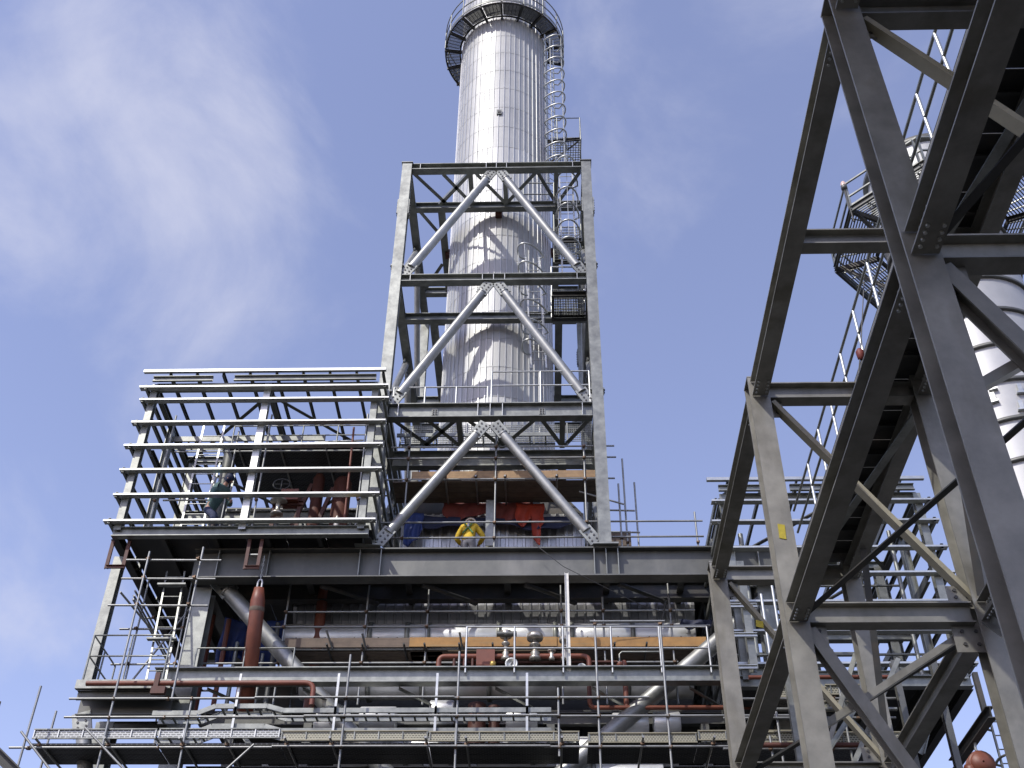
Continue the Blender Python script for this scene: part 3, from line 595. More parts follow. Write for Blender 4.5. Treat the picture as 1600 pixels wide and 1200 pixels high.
for k in range(8):
    a, c = oc(k, OR, OZ), oc(k + 1, OR, OZ); a2, c2 = oc(k, DR + .2, OZ), oc(k + 1, DR + .2, OZ)
    mem(dp, 'edge_channel', a, c, CH(.2, .07), 'galv_dull'); mem(dp, 'inner_channel', a2, c2, CH(.15, .06), 'dark_steel')
    mem(dp, 'bracket', a2 - Vector((0, 0, .02)), a - Vector((0, 0, .02)), CH(.18, .08), 'dark_steel')
    kb = (oc(k, DR, OZ - 1.5), oc(k, OR - .2, OZ - .1)); mem(dp, 'knee_brace', *kb, AN(.09, .09), 'dark_steel')
    b = MB(); u_ = (c - a).normalized(); n = 14
    for j in range(n): t0 = (j + .5) / n; b.sweep(a2.lerp(a, t0) + Vector((0, 0, .09)), c2.lerp(c, t0) + Vector((0, 0, .09)), RECT(.03, .03))
    for j in range(1, 6): t0 = j / 6; b.sweep(a2.lerp(c2, t0) + Vector((0, 0, .093)), a.lerp(c, t0) + Vector((0, 0, .093)), RECT(.03, .03))
    b.build('grating', 'galv', dp)['kind'] = 'stuff'
    for hh in (.55, 1.1): mem(dp, 'rail', a + Vector((0, 0, hh)), c + Vector((0, 0, hh)), RECT(.05, .05), 'galv')
    mem(dp, 'toe_plate', a + Vector((0, 0, .16)), c + Vector((0, 0, .16)), RECT(.012, .14), 'galv')
    for q in (a, a.lerp(c, .94)): mem(dp, 'post', q, q + Vector((0, 0, 1.1)), RECT(.06, .06), 'galv')
q = oc(-2, OR + .04, OZ - .5); wl = thing('warning_lamp', 'small lamp on a bracket outside the octagonal platform rail', 'lamp', q)
b = MB(); b.tube(q, q + Vector((-.02, 0, 1.35)), .025, 8); b.build('stem', 'dark_steel', wl); b = MB(); b.lathe(q + Vector((-.02, 0, 1.35)), [(.03, 0), (.09, .02), (.09, .14), (.05, .16)], 12); b.build('housing', 'galv_dull', wl)
b = MB(); b.lathe(q + Vector((-.02, 0, 1.5)), [(.08, 0), (.08, .1), (.05, .17), (0, .19)], 12); b.build('dome', 'lamp_glass', wl)
ladder('caged_ladder', 'dark caged ladder hanging below the octagonal platform', oc(-1, DR + .55, 22.5) + Vector((-.1, -.3, 0)), oc(-1, DR + .55, 26.0) + Vector((-.1, -.3, 0)), .42, (.7, .7, 0), (.6, 3.2), 'galv', .3, (-.7, -.7, 0))

# ------------------------------------------------------------------ boiler casing and silver ducts behind the girder
cs = thing('boiler_casing', 'ribbed metal boiler casing with rounded belly behind the long girder', 'boiler', (-1.3, 27, 13))
x0, x1 = -6.1, 3.75; n = 44; w = (x1 - x0) / n
def casing_mesh():
    b = MB(); prof = [(25.45, 16.0), (25.45, 15.75)] + [(26.55 - 1.1 * math.cos(R(a)), 15.75 - 1.1 * math.sin(R(a))) for a in (20, 40, 60, 80)]
    for (ya, za), (yb, zb) in zip(prof, prof[1:]): b.add([(0, ya, za), (w - .004, ya, za), (w - .004, yb, zb), (0, yb, zb)], [(0, 1, 2, 3)], 0, True)
    pr = [(y - .03, z) for y, z in prof[:2]] + [(26.55 - 1.13 * math.cos(R(a)), 15.75 - 1.13 * math.sin(R(a))) for a in (20, 40, 60, 80)]
    for (A1, B1), (A2, B2) in zip(zip(prof, pr), list(zip(prof, pr))[1:]):
        b.add([(.0, *A1), (.015, *B1), (.05, *B1), (.065, *A1), (.0, *A2), (.015, *B2), (.05, *B2), (.065, *A2)], [(0, 1, 5, 4), (1, 2, 6, 5), (2, 3, 7, 6)], 0)
    return b.mesh('casing_panel', 'casing', Vector((0, 27, 13)))
cm = casing_mesh()
for i in range(n):
    o = bpy.data.objects.new('casing_panel', cm); COL.objects.link(o); o.parent = cs; o.location = (x0 + i * w + 1.3, random.uniform(-.006, .006), 0)
for x in (x0, x1):
    b = MB(); b.sweep((x - .04, 0, 0), (x + .04, 0, 0), [(0, 0)] * 0 or [(-25.38, 16.0), (-28.2, 16.0), (-28.2, 13.2), (-26.5, 14.55), (-25.8, 14.95), (-25.38, 15.7)], (0, 0, 1)); b.build('end_plate', 'casing', cs)
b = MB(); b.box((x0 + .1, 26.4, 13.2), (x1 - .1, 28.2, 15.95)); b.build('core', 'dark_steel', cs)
for zz in (14.86, 15.28): pass
def duct(name, label, xa, xb, y, z, r, cuts, mt='alu_duct'):
    t = thing(name, label, 'duct', (xa, y, z))
    xs = [xa] + list(cuts) + [xb]
    for a, c in zip(xs, xs[1:]):
        b = MB(); b.lathe((0, y, z), [(r * .3, a + .004), (r * .97, a + .006), (r, a + .03), (r, c - .03), (r * .97, c - .006), (r * .3, c - .004)], 28, axis='X')
        nb = max(2, int((c - a) / .55))
        o = b.build('sleeve', mt, t)
        bb = MB()
        for k in range(nb):
            q = Vector((a + (c - a) * (k + .5) / nb, y - r * .93, z - r * .36)); bb.tube(q - Vector((0, .02, .008)), q + Vector((0, .01, 0)), .02, 6)
        bb.build('rivets', 'bolt', o)['kind'] = 'stuff'
    for c in cuts: b = MB(); b.lathe((0, y, z), [(r * .9, c - .05), (r + .05, c - .05), (r + .05, c + .05), (r * .9, c + .05)], 28, axis='X'); b.build('flange', 'galv', t)
    return t
duct('silver_duct', 'upper polished silver duct with bolted sleeves under the ribbed casing', -6.2, 3.7, 25.25, 14.72, .37, (-4.1, -3.2, -2.7, -1.0, .35, .75, 2.2))
duct('silver_duct', 'lower silver duct along the lower beam behind the valve manifold', -5.6, 3.5, 25.0, 13.42, .34, (-4.0, -2.75, -1.2, .4, 2.0))
duct('silver_duct', 'silver duct low behind the cable trays', -4.6, 3.0, 24.9, 11.75, .36, (-3.0, -2.0, -.2, .75, 1.6))
duct('silver_duct', 'short silver duct end above the punched steel boards', .3, 2.6, 24.4, 11.0, .3, (1.1,))
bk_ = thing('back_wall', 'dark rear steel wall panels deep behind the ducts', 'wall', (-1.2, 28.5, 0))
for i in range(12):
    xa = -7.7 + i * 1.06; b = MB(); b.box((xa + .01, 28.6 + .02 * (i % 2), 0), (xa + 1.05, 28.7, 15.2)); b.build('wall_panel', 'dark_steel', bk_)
for zz in (11.9, 9.9):
    pass
fl = thing('lower_floor', 'dark steel floor deck behind the lower beam', 'platform', (-1.2, 26, 12.5))
for i in range(9):
    xa = -7.6 + i * 1.42; b = MB(); b.box((xa + .006, 24.55, 12.56), (xa + 1.41, 28.5, 12.6)); b.build('floor_plate', 'dark_steel', fl)
for y in (24.6, 26.5, 28.4): mem(fl, 'bearer', (-7.7, y, 12.4), (5.2, y, 12.4), I(.28, .16), 'galv_dull')
# casing box at the tower foot, with tarpaulins
hp = thing('hopper_casing', 'ribbed grey hopper casing standing inside the tower foot', 'boiler', (XM, 27, 16.12))
n = 22; x0, x1 = -3.6, 1.15; w = (x1 - x0) / n; b = MB()
b.add([(0, 0, 0), (w * .55, 0, 0), (w * .62, -.04, 0), (w * .93, -.04, 0), (w, 0, 0), (0, 0, 2.2), (w * .55, 0, 2.2), (w * .62, -.04, 2.2), (w * .93, -.04, 2.2), (w, 0, 2.2)], [(i, i + 1, i + 6, i + 5) for i in range(4)])
pmh = b.mesh('ribbed_sheet', 'casing')
for i in range(n):
    o = bpy.data.objects.new('ribbed_sheet', pmh); COL.objects.link(o); o.parent = hp; o.location = (x0 + i * w - XM, 25.3 - 27, .02)
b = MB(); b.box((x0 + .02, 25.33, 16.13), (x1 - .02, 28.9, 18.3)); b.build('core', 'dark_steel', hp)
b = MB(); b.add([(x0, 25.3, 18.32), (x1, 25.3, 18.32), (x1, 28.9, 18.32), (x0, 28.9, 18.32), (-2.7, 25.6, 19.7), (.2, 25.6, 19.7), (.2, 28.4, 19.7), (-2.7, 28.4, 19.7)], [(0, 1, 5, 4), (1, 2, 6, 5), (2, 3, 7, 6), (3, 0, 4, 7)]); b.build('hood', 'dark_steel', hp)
mem(hp, 'post', P(765, 856, 24.75), (P(765, 856, 24.75).x, 24.75, 18.35), I(.22, .22), 'galv', UPY)
def cloth(name, label, f, nu, nv, mt):
    b = MB(); b.grid(f, nu, nv); o = b.build(name, mt); md = o.modifiers.new('thick', 'SOLIDIFY'); md.thickness = .012; return tag(o, label, 'tarpaulin')
def hang(pa, pb, drop, sag=.06, amp=.06, fr=5, ph=0.):
    def f(u, v):
        a = Vector(pa).lerp(Vector(pb), u); dz = drop(u) if callable(drop) else drop
        return Vector((a.x + .02 * math.sin(v * 7 + ph), a.y - amp * math.sin(u * fr * 6.28 + ph + v * 1.5) * (.3 + v) - .05 * v, a.z - dz * v - sag * math.sin(u * math.pi)))
    return f
cloth('shaded_tarpaulin', 'long part of the orange tarpaulin, coloured dull red for shade, sagging from the hopper edge inside the tower', hang(P(693, 784, 25.1), P(832, 784, 25.1), lambda u: .5 + .12 * math.sin(u * 11), .04, .05, 4), 44, 12, 'tarp_shade_red')  # same tarpaulin as the orange end; plank shade is in this part's colour
cloth('orange_tarpaulin', 'bright orange tarpaulin end drooping beside its length coloured for shade', hang(P(806, 786, 24.98), P(850, 786, 24.98), lambda u: .62 + (.55 if .55 < u < .85 else .0) + .1 * math.sin(u * 9), .05, .05, 2), 24, 14, 'orange_tarp')
cloth('navy_tarpaulin', 'dark navy sheet bunched below the orange tarpaulin', hang(P(655, 806, 25.05), P(905, 806, 25.05), lambda u: .28 + .12 * math.sin(u * 9 + 1), .08, .05, 5, 1), 44, 8, 'navy')
cloth('blue_tarpaulin', 'blue tarpaulin hanging at the tower corner beside the brace foot', hang(P(634, 800, 24.9), P(662, 802, 24.9), lambda u: 1.05 - .5 * u * u, .02, .05, 2), 14, 14, 'blue_tarp')
cloth('blue_tarpaulin', 'crumpled blue tarpaulin behind the red pipe under the girder', hang(P(352, 965, 25.0), P(445, 968, 25.0), lambda u: 1.35 - .3 * math.sin(u * 5), .1, .12, 3), 26, 16, 'blue_tarp')
cloth('blue_tarpaulin', 'folded dark blue sheet at the right end of the ribbed casing', hang(P(1062, 968, 24.7), P(1112, 968, 24.7), .25, .02, .06, 2), 12, 8, 'navy')

# ------------------------------------------------------------------ scaffolds
SR = .0245
def scaffold(name, label, loc): return thing(name, label, 'scaffold', loc)
def std(t, p0, p1, cps=(), mt='galv_tube'):
    o = tub(t, 'standard', p0, p1, SR, mt, 10); return o
def led(t, p0, p1, mt='galv_tube', nm='ledger'): return tub(t, nm, p0, p1, SR, mt, 10)
def cpl(t, p):
    b = MB(); p = Vector(p); a = random.uniform(-.4, .4); c, s_ = math.cos(a), math.sin(a)
    b.tube(p + Vector((0, 0, -.03)), p + Vector((0, 0, .03)), .034, 8); b.sweep(p + Vector((-.04, -.02, 0)), p + Vector((.04, -.03, 0)), RECT(.05, .04)); b.tube(p + Vector((.03 * c, -.04, .0)), p + Vector((.03 * c, -.1, .03 * s_)), .012, 6)
    b.build('coupler', 'coupler', t)
def vstd(t, px, py, y, z0, z1=None, mt='galv_tube'):
    q = P(px, py, y); z1 = q.z if z1 is None else z1; std(t, (q.x, y, z0), (q.x, y, z1), mt=mt); return q.x
# front scaffold along the foot of the picture; it stands on the ground out of sight
YS = 22.25
fs = scaffold('front_scaffold', 'tube scaffold with punched steel boards along the front of the plant', (-4, YS, 0))
xs = [vstd(fs, 64, 1072, YS - .3, 0), vstd(fs, 88, 1111, YS + .8, 0), vstd(fs, 234, 862, YS, 0), vstd(fs, 318, 855, YS + .2, 11.9), vstd(fs, 548, 1023, YS, 0), vstd(fs, 718, 1018, YS, 0), vstd(fs, 872, 1075, YS, 10.6), vstd(fs, 929, 969, YS, 0), vstd(fs, 1031, 972, YS, 0), vstd(fs, 300, 1092, YS, 0)]
for z, xa, xb in ((11.82, -9.75, 2.2), (11.42, -9.75, 5.4), (10.78, -10.7, 5.6)):
    dy = .05; n = 3
    for k in range(n):
        a = xa + (xb - xa) * k / n; c = xa + (xb - xa) * (k + 1) / n
        led(fs, (a - (.12 if k else 0), YS - dy - .045 * (k % 2), z), (c, YS - dy - .045 * (k % 2), z))
    for x in xs:
        if xa < x < xb: cpl(fs, (x, YS - .02, z))
led(fs, (-10.3, YS + 1.1, 10.75), (5.6, YS + 1.1, 10.75))
for z, xa, xb in ((15.2, -9.35, -7.2), (14.72, -9.35, -7.25), (14.05, -9.5, -7.3)):
    led(fs, (xa, YS + .06, z), (xb, YS + .1, z))
    for x in (xs[2], xs[3]): cpl(fs, (x, YS + .03, z))
led(fs, P(432, 952, 24.2) * 0 + Vector((1.05, YS - .04, 13.55)), Vector((2.65, YS - .04, 13.55)))
for x in (xs[7], xs[8]): cpl(fs, (x, YS, 13.5))
# transoms sticking out under the boards and a few raking tubes
for x in (-10.1, -8.7, -7.2, -6.3, -5.1, -4.2, -2.3, -1.5, 0.4, 2.0, 3.4): led(fs, (x, YS - .35, 10.86), (x, YS + 1.3, 10.86), nm='transom'); cpl(fs, (x, YS - .05, 10.83))
for a, c, y in (((133, 1137), (205, 1214), 21.9), ((33, 1143), (90, 1218), 21.9), ((397, 1163), (345, 1210), 21.9)): led(fs, P(*a, y), P(*c, y), nm='raker')
led(fs, P(188, 925, YS + .1), P(250, 1000, YS + 1.6), nm='raker')
for z0_, xa in ((12.9, .1),): pass
# boards and toe boards: punched steel, older warm ones in the middle
x = -10.35; k = 0
for L, mt_ in ((2.55, 'perf'), (.02, None), (2.5, 'perf'), (3.0, 'perf_warm'), (3.05, 'perf_warm'), (.15, None), (2.2, 'perf_warm'), (2.2, 'perf_warm'), (2.2, 'perf_warm')):
    if mt_:
        dz = random.uniform(-.03, .03) + (.07 if k < 2 else 0)
        tb = thing('toe_board', '', 'board')
        COL.objects.unlink(tb); bpy.data.objects.remove(tb)
        b = MB(); b.box((x + .01, YS + .06, 10.93 + dz), (x + L - .01, YS + .085, 11.13 + dz)); t_ = b.build('toe_board', mt_, fs)
        for zz in (10.935 + dz, 11.125 + dz): mem(t_, 'lip', (x + .012, YS + .045, zz), (x + L - .012, YS + .045, zz), RECT(.028, .022), 'galv' if mt_ == 'perf' else 'olive_steel')
        nn = int(L / .5)
        for j in range(nn + 1): mem(t_, 'rib', (x + .03 + (L - .06) * j / nn, YS + .05, 10.95 + dz), (x + .03 + (L - .06) * j / nn, YS + .05, 11.11 + dz), RECT(.03, .02), 'galv_bright' if mt_ == 'perf' else 'galv', (1, 0, 0))
        for r_ in range(4):
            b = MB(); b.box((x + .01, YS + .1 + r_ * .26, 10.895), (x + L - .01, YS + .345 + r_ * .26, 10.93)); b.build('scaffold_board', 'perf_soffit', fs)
        k += 1
    x += L
# scaffold behind the lower beam
ms = scaffold('inner_scaffold', 'tube scaffold with timber plank between girder and lower beam', (-1.5, 24.2, 12.6))
mx_ = [vstd(ms, px, py, 24.25, 12.6, P(px, py, 24.25).z) for px, py in ((455, 909), (577, 915), (671, 915), (876, 915), (941, 933), (1043, 912))]
for pa, pb in (((450, 954), (1086, 956)), ((424, 977), (1110, 980)), ((440, 1013), (1112, 1015)), ((300, 1034), (1060, 1037))):
    a, c = P(*pa, 24.2), P(*pb, 24.2); z = (a.z + c.z) / 2; led(ms, (a.x, 24.2, z), (c.x, 24.2, z))
    for x in mx_: cpl(ms, (x, 24.2, z))
pl_z = P(700, 1010, 24.1).z
for xa, xb, mt_, dz in ((445, 690, 'timber_dark', 0), (640, 870, 'timber_orange', .02), (866, 1104, 'timber_orange', -.01)):
    a, c = P(xa, 1003, 24.12), P(xb, 1003, 24.12)
    b = MB(); b.box((a.x, 24.12 - dz, pl_z), (c.x, 24.16 - dz, pl_z + .235)); b.build('toe_plank', mt_, ms)
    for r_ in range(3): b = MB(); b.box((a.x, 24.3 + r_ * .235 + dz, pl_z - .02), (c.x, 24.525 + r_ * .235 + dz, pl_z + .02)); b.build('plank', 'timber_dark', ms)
for px in (512, 567, 632, 664, 718, 770, 960, 1010): a = P(px, 1008, 24.0); led(ms, (a.x, 23.85, pl_z - .05), (a.x, 25.0, pl_z - .05), 'dark_steel', 'transom')
for pa, pb in (((510, 985), (520, 1015)), ((566, 990), (572, 1015)), ((718, 988), (723, 1016)), ((1040, 940), (1035, 970))): led(ms, P(*pa, 23.95), P(*pb, 24.1), 'dark_steel', 'raker')
# scaffold in the tower foot
ts = scaffold('tower_scaffold', 'tube scaffold with pale timber planks inside the tower foot', (XM, 24.0, 16.15))
tx = [vstd(ts, px, py, 23.95, 16.14) for px, py in ((642, 675), (776, 662), (911, 676))]
for pa, pb in (((612, 694), (960, 702)), ((605, 711), (963, 720)), ((600, 746), (961, 751)), ((560, 814), (1098, 817)), ((600, 838), (1100, 841))):
    a, c = P(*pa, 23.88), P(*pb, 23.88); z = (a.z + c.z) / 2; led(ts, (a.x, 23.88, z), (c.x, 23.88, z))
    for x in tx: cpl(ts, (x, 23.9, z))
z = P(780, 745, 23.9).z
for xa, xb, dz in ((643, 800, .02), (735, 880, .0), (862, 948, -.03)):
    a, c = P(xa, 740, 23.95), P(xb, 740, 23.95); b = MB(); b.box((a.x, 23.99 + dz, z + .03 + dz * .5), (c.x, 24.03 + dz, z + .25 + dz * .5)); b.build('toe_plank', 'timber', ts)
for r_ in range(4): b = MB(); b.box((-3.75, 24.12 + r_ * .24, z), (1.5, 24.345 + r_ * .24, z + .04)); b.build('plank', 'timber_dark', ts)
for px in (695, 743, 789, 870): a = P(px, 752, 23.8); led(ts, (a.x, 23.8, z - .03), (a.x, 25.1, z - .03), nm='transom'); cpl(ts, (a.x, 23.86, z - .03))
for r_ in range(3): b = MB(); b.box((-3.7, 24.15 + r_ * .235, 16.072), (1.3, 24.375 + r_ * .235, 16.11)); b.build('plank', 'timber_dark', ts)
# loose scaffold right of the tower
rs = scaffold('side_scaffold', 'half built scaffold tubes standing on the girder right of the tower', (2.2, 24.5, 16.15))
for (px, py), y in (((972, 717), 24.6), ((991, 754), 25.2), ((966, 756), 24.4), ((1085, 800), 24.6)): x_ = vstd(rs, px, py, y, 16.14); cpl(rs, (x_, y - .02, 17.0)); cpl(rs, (x_, y - .02, 16.6))
for pa, pb, y in (((944, 797), (992, 798), 24.5), ((948, 831), (1000, 832), 24.5), ((905, 768), (975, 788), 24.3)): led(rs, P(*pa, y), P(*pb, y))
b = MB(); q0, q1 = P(950, 830, 24.9), P(984, 857, 24.9); b.box((q0.x, 24.9, 16.14), (q1.x + .05, 24.96, q0.z)); b.build('board', 'timber_dark', rs)
# scaffold under the right cabin
us = scaffold('lower_scaffold', 'tube scaffold with warm punched boards behind the pipe rack columns', (5.5, 21.5, 0))
for px, py in ((1300, 1015), (1205, 1060), (1203, 1150), (1340, 1040)): vstd(us, px, py, 21.2, 0)
for py in (1092, 1122, 1170):
    a, c = P(1130, py, 21.15), P(1400, py, 21.15); led(us, (a.x, 21.15, a.z), (c.x, 21.15, a.z))
    for px in (1203, 1300, 1340): cpl(us, (P(px, py, 21.2).x, 21.17, a.z))
for xa, xb, py in ((1200, 1292, 1082), (1290, 1352, 1078), (1278, 1345, 1104), (1180, 1280, 1152), (1276, 1386, 1154)):
    a, c = P(xa, py, 21.4), P(xb, py, 21.4); b = MB(); b.box((a.x, 21.4, a.z - .1), (c.x, 21.43, a.z + .1)); t_ = b.build('toe_board', 'perf_warm', us)
    for zz in (-.1, .1): mem(t_, 'lip', (a.x, 21.38, a.z + zz), (c.x, 21.38, a.z + zz), RECT(.03, .025), 'olive_steel')
    for j in range(4): xx = a.x + (c.x - a.x) * (j + .5) / 4; mem(t_, 'rib', (xx, 21.385, a.z - .085), (xx, 21.385, a.z + .085), RECT(.025, .02), 'galv', (1, 0, 0))
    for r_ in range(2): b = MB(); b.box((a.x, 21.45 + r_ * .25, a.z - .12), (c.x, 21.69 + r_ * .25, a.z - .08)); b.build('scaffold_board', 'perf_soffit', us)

# ------------------------------------------------------------------ cable trays
za, zb_ = 11.62, 11.22
for zz, lab, x1_ in ((11.80, 'upper galvanized ladder cable tray jogging above the scaffold rails', 861), (11.36, 'lower galvanized ladder cable tray above the punched boards', 861)):
    xe = P(x1_, 1100, 22.75).x
    t_ = tray('cable_tray', lab, [(-8.15, 22.75, zz - .05), (-7.2, 22.75, zz - .05), (-6.85, 22.75, zz + .1), (-5.75, 22.75, zz + .1), (-5.4, 22.75, zz), (-.4, 22.75, zz), (xe, 22.75, zz)], .45, 'galv', .11, .26)
    for x in (-6.4, -4.3, -2.2, -.3): mem(t_, 'hanger', (x, 22.68, zz - .12), (x, 22.68, 12.6 if zz > 11.6 else zz + .5), CH(.05, .04, .006), 'galv_bright', UPX)
tray('cable_tray', 'pale perforated cable tray on brackets inside the cabin of bright girts', [P(268, 686, 24.6), Vector((P(508, 686, 24.6).x, 24.6, P(268, 686, 24.6).z))], .4, 'galv', .17, .9)
tray('cable_tray', 'galvanized cable tray on posts below the tower front beam', [P(620, 680, 24.5), Vector((P(868, 684, 24.5).x, 24.5, P(620, 680, 24.5).z))], .5, 'galv', .12, .42)
mg = thing('mesh_guard', 'row of mesh guard panels behind the tower front beam', 'fence', (XM, 24.75, 19.9))
for i in range(6):
    xa = -3.7 + i * .9; mesh_panel(mg, (xa + .4, 24.72, 20.55), (1, 0, 0), (0, 0, 1), .84, .55, 16, 9, 'galv', .007); mem(mg, 'post', (xa - .04, 24.72, 20.12), (xa - .04, 24.72, 20.9), RECT(.04, .04), 'galv')

# ------------------------------------------------------------------ red pipes and frames
def pipe(name, label, pts, r, mt='red_pipe', cat='pipe', seg=16): b = MB(); b.path(pts, r, seg); return tag(b.build(name, mt), label, cat)
def bend(a, c, e, r, n=6):
    a, c, e = Vector(a), Vector(c), Vector(e); p = c + (a - c).normalized() * r; q = c + (e - c).normalized() * r
    return [((p * (1 - t) + c * t) * (1 - t) + (c * (1 - t) + q * t) * t) for t in [i / n for i in range(n + 1)]]
hpz = P(405, 918, 23.08)
hg = thing('hanging_pipe', 'red oxide pipe spool hung vertically from a chain', 'pipe', hpz)
TL = Matrix.Translation(hpz) @ Matrix.Rotation(R(12.5), 4, 'X') @ Matrix.Translation(-hpz)
b = MB(); b.lathe((hpz.x, hpz.y, 0), [(.02, hpz.z), (.11, hpz.z - .01), (.165, hpz.z - .32), (.165, 12.1), (.02, 12.09)], 20); b.v = [TL @ v for v in b.v]; b.build('spool', 'red_pipe', hg)
b = MB(); b.lathe((hpz.x, hpz.y, hpz.z - .52), [(.167, -.05), (.172, -.03), (.172, .03), (.167, .05)], 20); b.v = [TL @ v for v in b.v]; b.build('weld_band', 'timber_dark', hg)
b = MB(); b.path([hpz + Vector((-.05, 0, -.02)), hpz + Vector((-.05, 0, .14)), hpz + Vector((-.03, 0, .2)), hpz + Vector((.03, 0, .2)), hpz + Vector((.05, 0, .14)), hpz + Vector((.05, 0, -.02))], .02, 8); b.build('shackle', 'white_plastic', hg)
for k in range(9):
    b = MB(); c = hpz + Vector((.0, 0, .25 + k * .07)); ax = Vector((1, 0, 0)) if k % 2 else Vector((0, 1, 0))
    b.path([c + ax * .02 * math.cos(a) + Vector((0, 0, .045 * math.sin(a))) for a in [i * math.pi / 4 for i in range(8)]], .008, 5, closed=True); b.build('chain_link', 'galv_bright', hg)
q = P(508, 905, 25.0); pipe('riser_pipe', 'slim red oxide riser pipe behind the timber plank', [(q.x, 25.0, q.z + .1), (q.x, 25.0, 12.6)], .13, 'red_pipe')
for i, (px, lab) in enumerate(((318, 'left one of two'), (330, 'right one of two'))): q = P(px, 940, 24.9); pipe('riser_pipe', f'red oxide stub riser, {lab} beside the main column', [(q.x, 24.9 + .3 * i, q.z), (q.x, 24.9 + .3 * i, 12.6)], .09, 'red_pipe')
y_ = 22.62; a = P(135, 1068, y_); c = P(490, 1076, y_)
pipe('long_pipe', 'long thin red pipe running below the lower beam to a bend', [Vector((a.x, y_, a.z))] + bend((a.x, y_, a.z), (c.x, y_, a.z), (c.x, y_, a.z - .6), .2) + [Vector((c.x, y_, a.z - .5))], .055)
b = MB(); q = P(245, 1072, y_ - .05); b.sweep(q + Vector((-.02, 0, -.15)), q + Vector((-.02, 0, .3)), RECT(.07, .1), UPX); b.sweep(q + Vector((-.1, 0, -.1)), q + Vector((.2, 0, -.1)), RECT(.1, .16)); tag(b.build('pipe_clamp', 'red_oxide'), 'dark red bracket clamping the thin red pipe to the beam', 'bracket')
q0 = P(922, 1106, 23.9); q1 = P(1185, 1110, 23.9)
pipe('long_pipe', 'thin red pipe with elbow below the beam behind the pipe rack', [Vector((q0.x, 23.9, q0.z + .5))] + bend((q0.x, 23.9, q0.z + .5), (q0.x, 23.9, q0.z), (q1.x, 23.9, q0.z), .14) + [Vector((q1.x + .8, 23.9, q0.z))], .05)
q = P(977, 1065, 24.2); pipe('drop_pipe', 'short red drop pipe under the lower beam', [(q.x, 24.2, q.z + .5), (q.x, 24.2, q.z - .85)], .06)
q = P(745, 1125, 24.5); pipe('drop_pipe', 'thick red oxide stub between silver ducts', [(q.x, 24.5, q.z + .35), (q.x, 24.5, q.z - .6)], .2, 'red_oxide'); q = P(772, 1125, 24.5); pipe('drop_pipe', 'dark red stub beside its thicker twin between the ducts', [(q.x, 24.6, q.z + .35), (q.x, 24.6, q.z - .6)], .14, 'red_oxide')
for (xa, xb, yt, yb_, Y_, lab) in ((380, 412, 836, 889, 22.92, 'open rectangular red frame hanging below the cabin floor'), (163, 178, 846, 888, 22.95, 'small red frame hanging off the outer edge of the cabin floor')):
    a = P(xb, yt, Y_); c = P(xa, yb_, Y_); z1 = 16.12; z0 = c.z; xl = c.x + .03; xr = a.x - .02 if xb > 200 else c.x + .42
    t_ = thing('hanging_bracket', lab, 'frame', (xl, Y_, z0))
    for x in (xl, xr): mem(t_, 'upright', (x, Y_, z0), (x, Y_, z1), CH(.08, .05, .008), 'red_oxide', UPX)
    mem(t_, 'crossbar', (xl, Y_, z0 + .03), (xr + .04, Y_, z0 + .03), CH(.09, .05, .008), 'red_oxide')
    if xb > 200: mem(t_, 'tie', (xl + .05, Y_ + .06, z0 + .42), (xr - .05, Y_ + .06, z0 + .42), RECT(.03, .03), 'galv')
# red oxide equipment in the left cabin
y_ = 24.4
vs = thing('valve_stand', 'red oxide valve stand with silver handwheel on the cabin floor', 'valve', P(440, 810, y_))
a, c = P(428, 812, y_), P(464, 812, y_); zf = 16.45
for x in (a.x - .05, c.x): mem(vs, 'leg', (x, y_, zf), (x, y_, P(430, 786, y_).z), CH(.1, .06), 'red_oxide', UPX)
zt = P(430, 786, y_).z; b = MB(); b.box((a.x + .12, y_ - .2, zt - .02), (c.x - .02, y_ + .25, zt + .3)); b.build('body', 'red_pipe', vs); mem(vs, 'crossbar', (a.x - .1, y_, zt - .03), (c.x + .1, y_, zt - .03), CH(.12, .07), 'red_oxide')
b = MB(); q = Vector((P(437, 790, y_).x, y_ - .15, zt)); b.lathe(q, [(.02, .0), (.2, -.02), (.22, -.05), (.2, -.08), (.06, -.09), (.06, -.3), (.09, -.36), (.16, -.42), (.16, -.46), (.02, -.47)], 18); b.build('actuator', 'valve_steel', vs)
b = MB(); b.path([q + Vector((.22 * math.cos(i * math.pi / 8), 0, .48 + .16 * math.sin(i * math.pi / 8))) for i in range(16)], .018, 6, closed=True); b.tube(q + Vector((-.21, 0, .48)), q + Vector((.21, 0, .48)), .012, 6); b.tube(q + Vector((0, .0, .3)), q + Vector((0, 0, .6)), .015, 6); b.build('handwheel', 'dark_steel', vs)
for px, py, r, lab in ((500, 742, .16, 'stout red oxide riser in the cabin with a raking strut'), (537, 748, .24, 'fat red oxide vessel neck at the tower end of the cabin')):
    q = P(px, py, 25.2); t_ = thing('red_vessel', lab, 'vessel', (q.x, 25.2, zf))
    b = MB(); b.lathe((q.x, 25.2, 0), [(r * 1.3, zf), (r * 1.3, zf + .05), (r, zf + .06), (r, q.z - .15), (r * .7, q.z - .02), (.03, q.z + .03)], 18); b.build('shell', 'red_oxide', t_)
    mem(t_, 'strut', (q.x - r, 25.15, q.z - .35), (q.x - .95, 25.15, zf + .05), RECT(.1, .1), 'red_oxide')
    b = MB(); b.lathe((q.x, 25.2, zf + .7), [(r + .002, -.05), (r + .06, -.04), (r + .06, .04), (r + .002, .05)], 18); b.build('flange', 'red_oxide', t_)
q = P(550, 800, 23.6); t_ = thing('brass_valve', 'small brass and white valve cluster at the cabin front', 'valve', (q.x - .4, 23.6, zf))
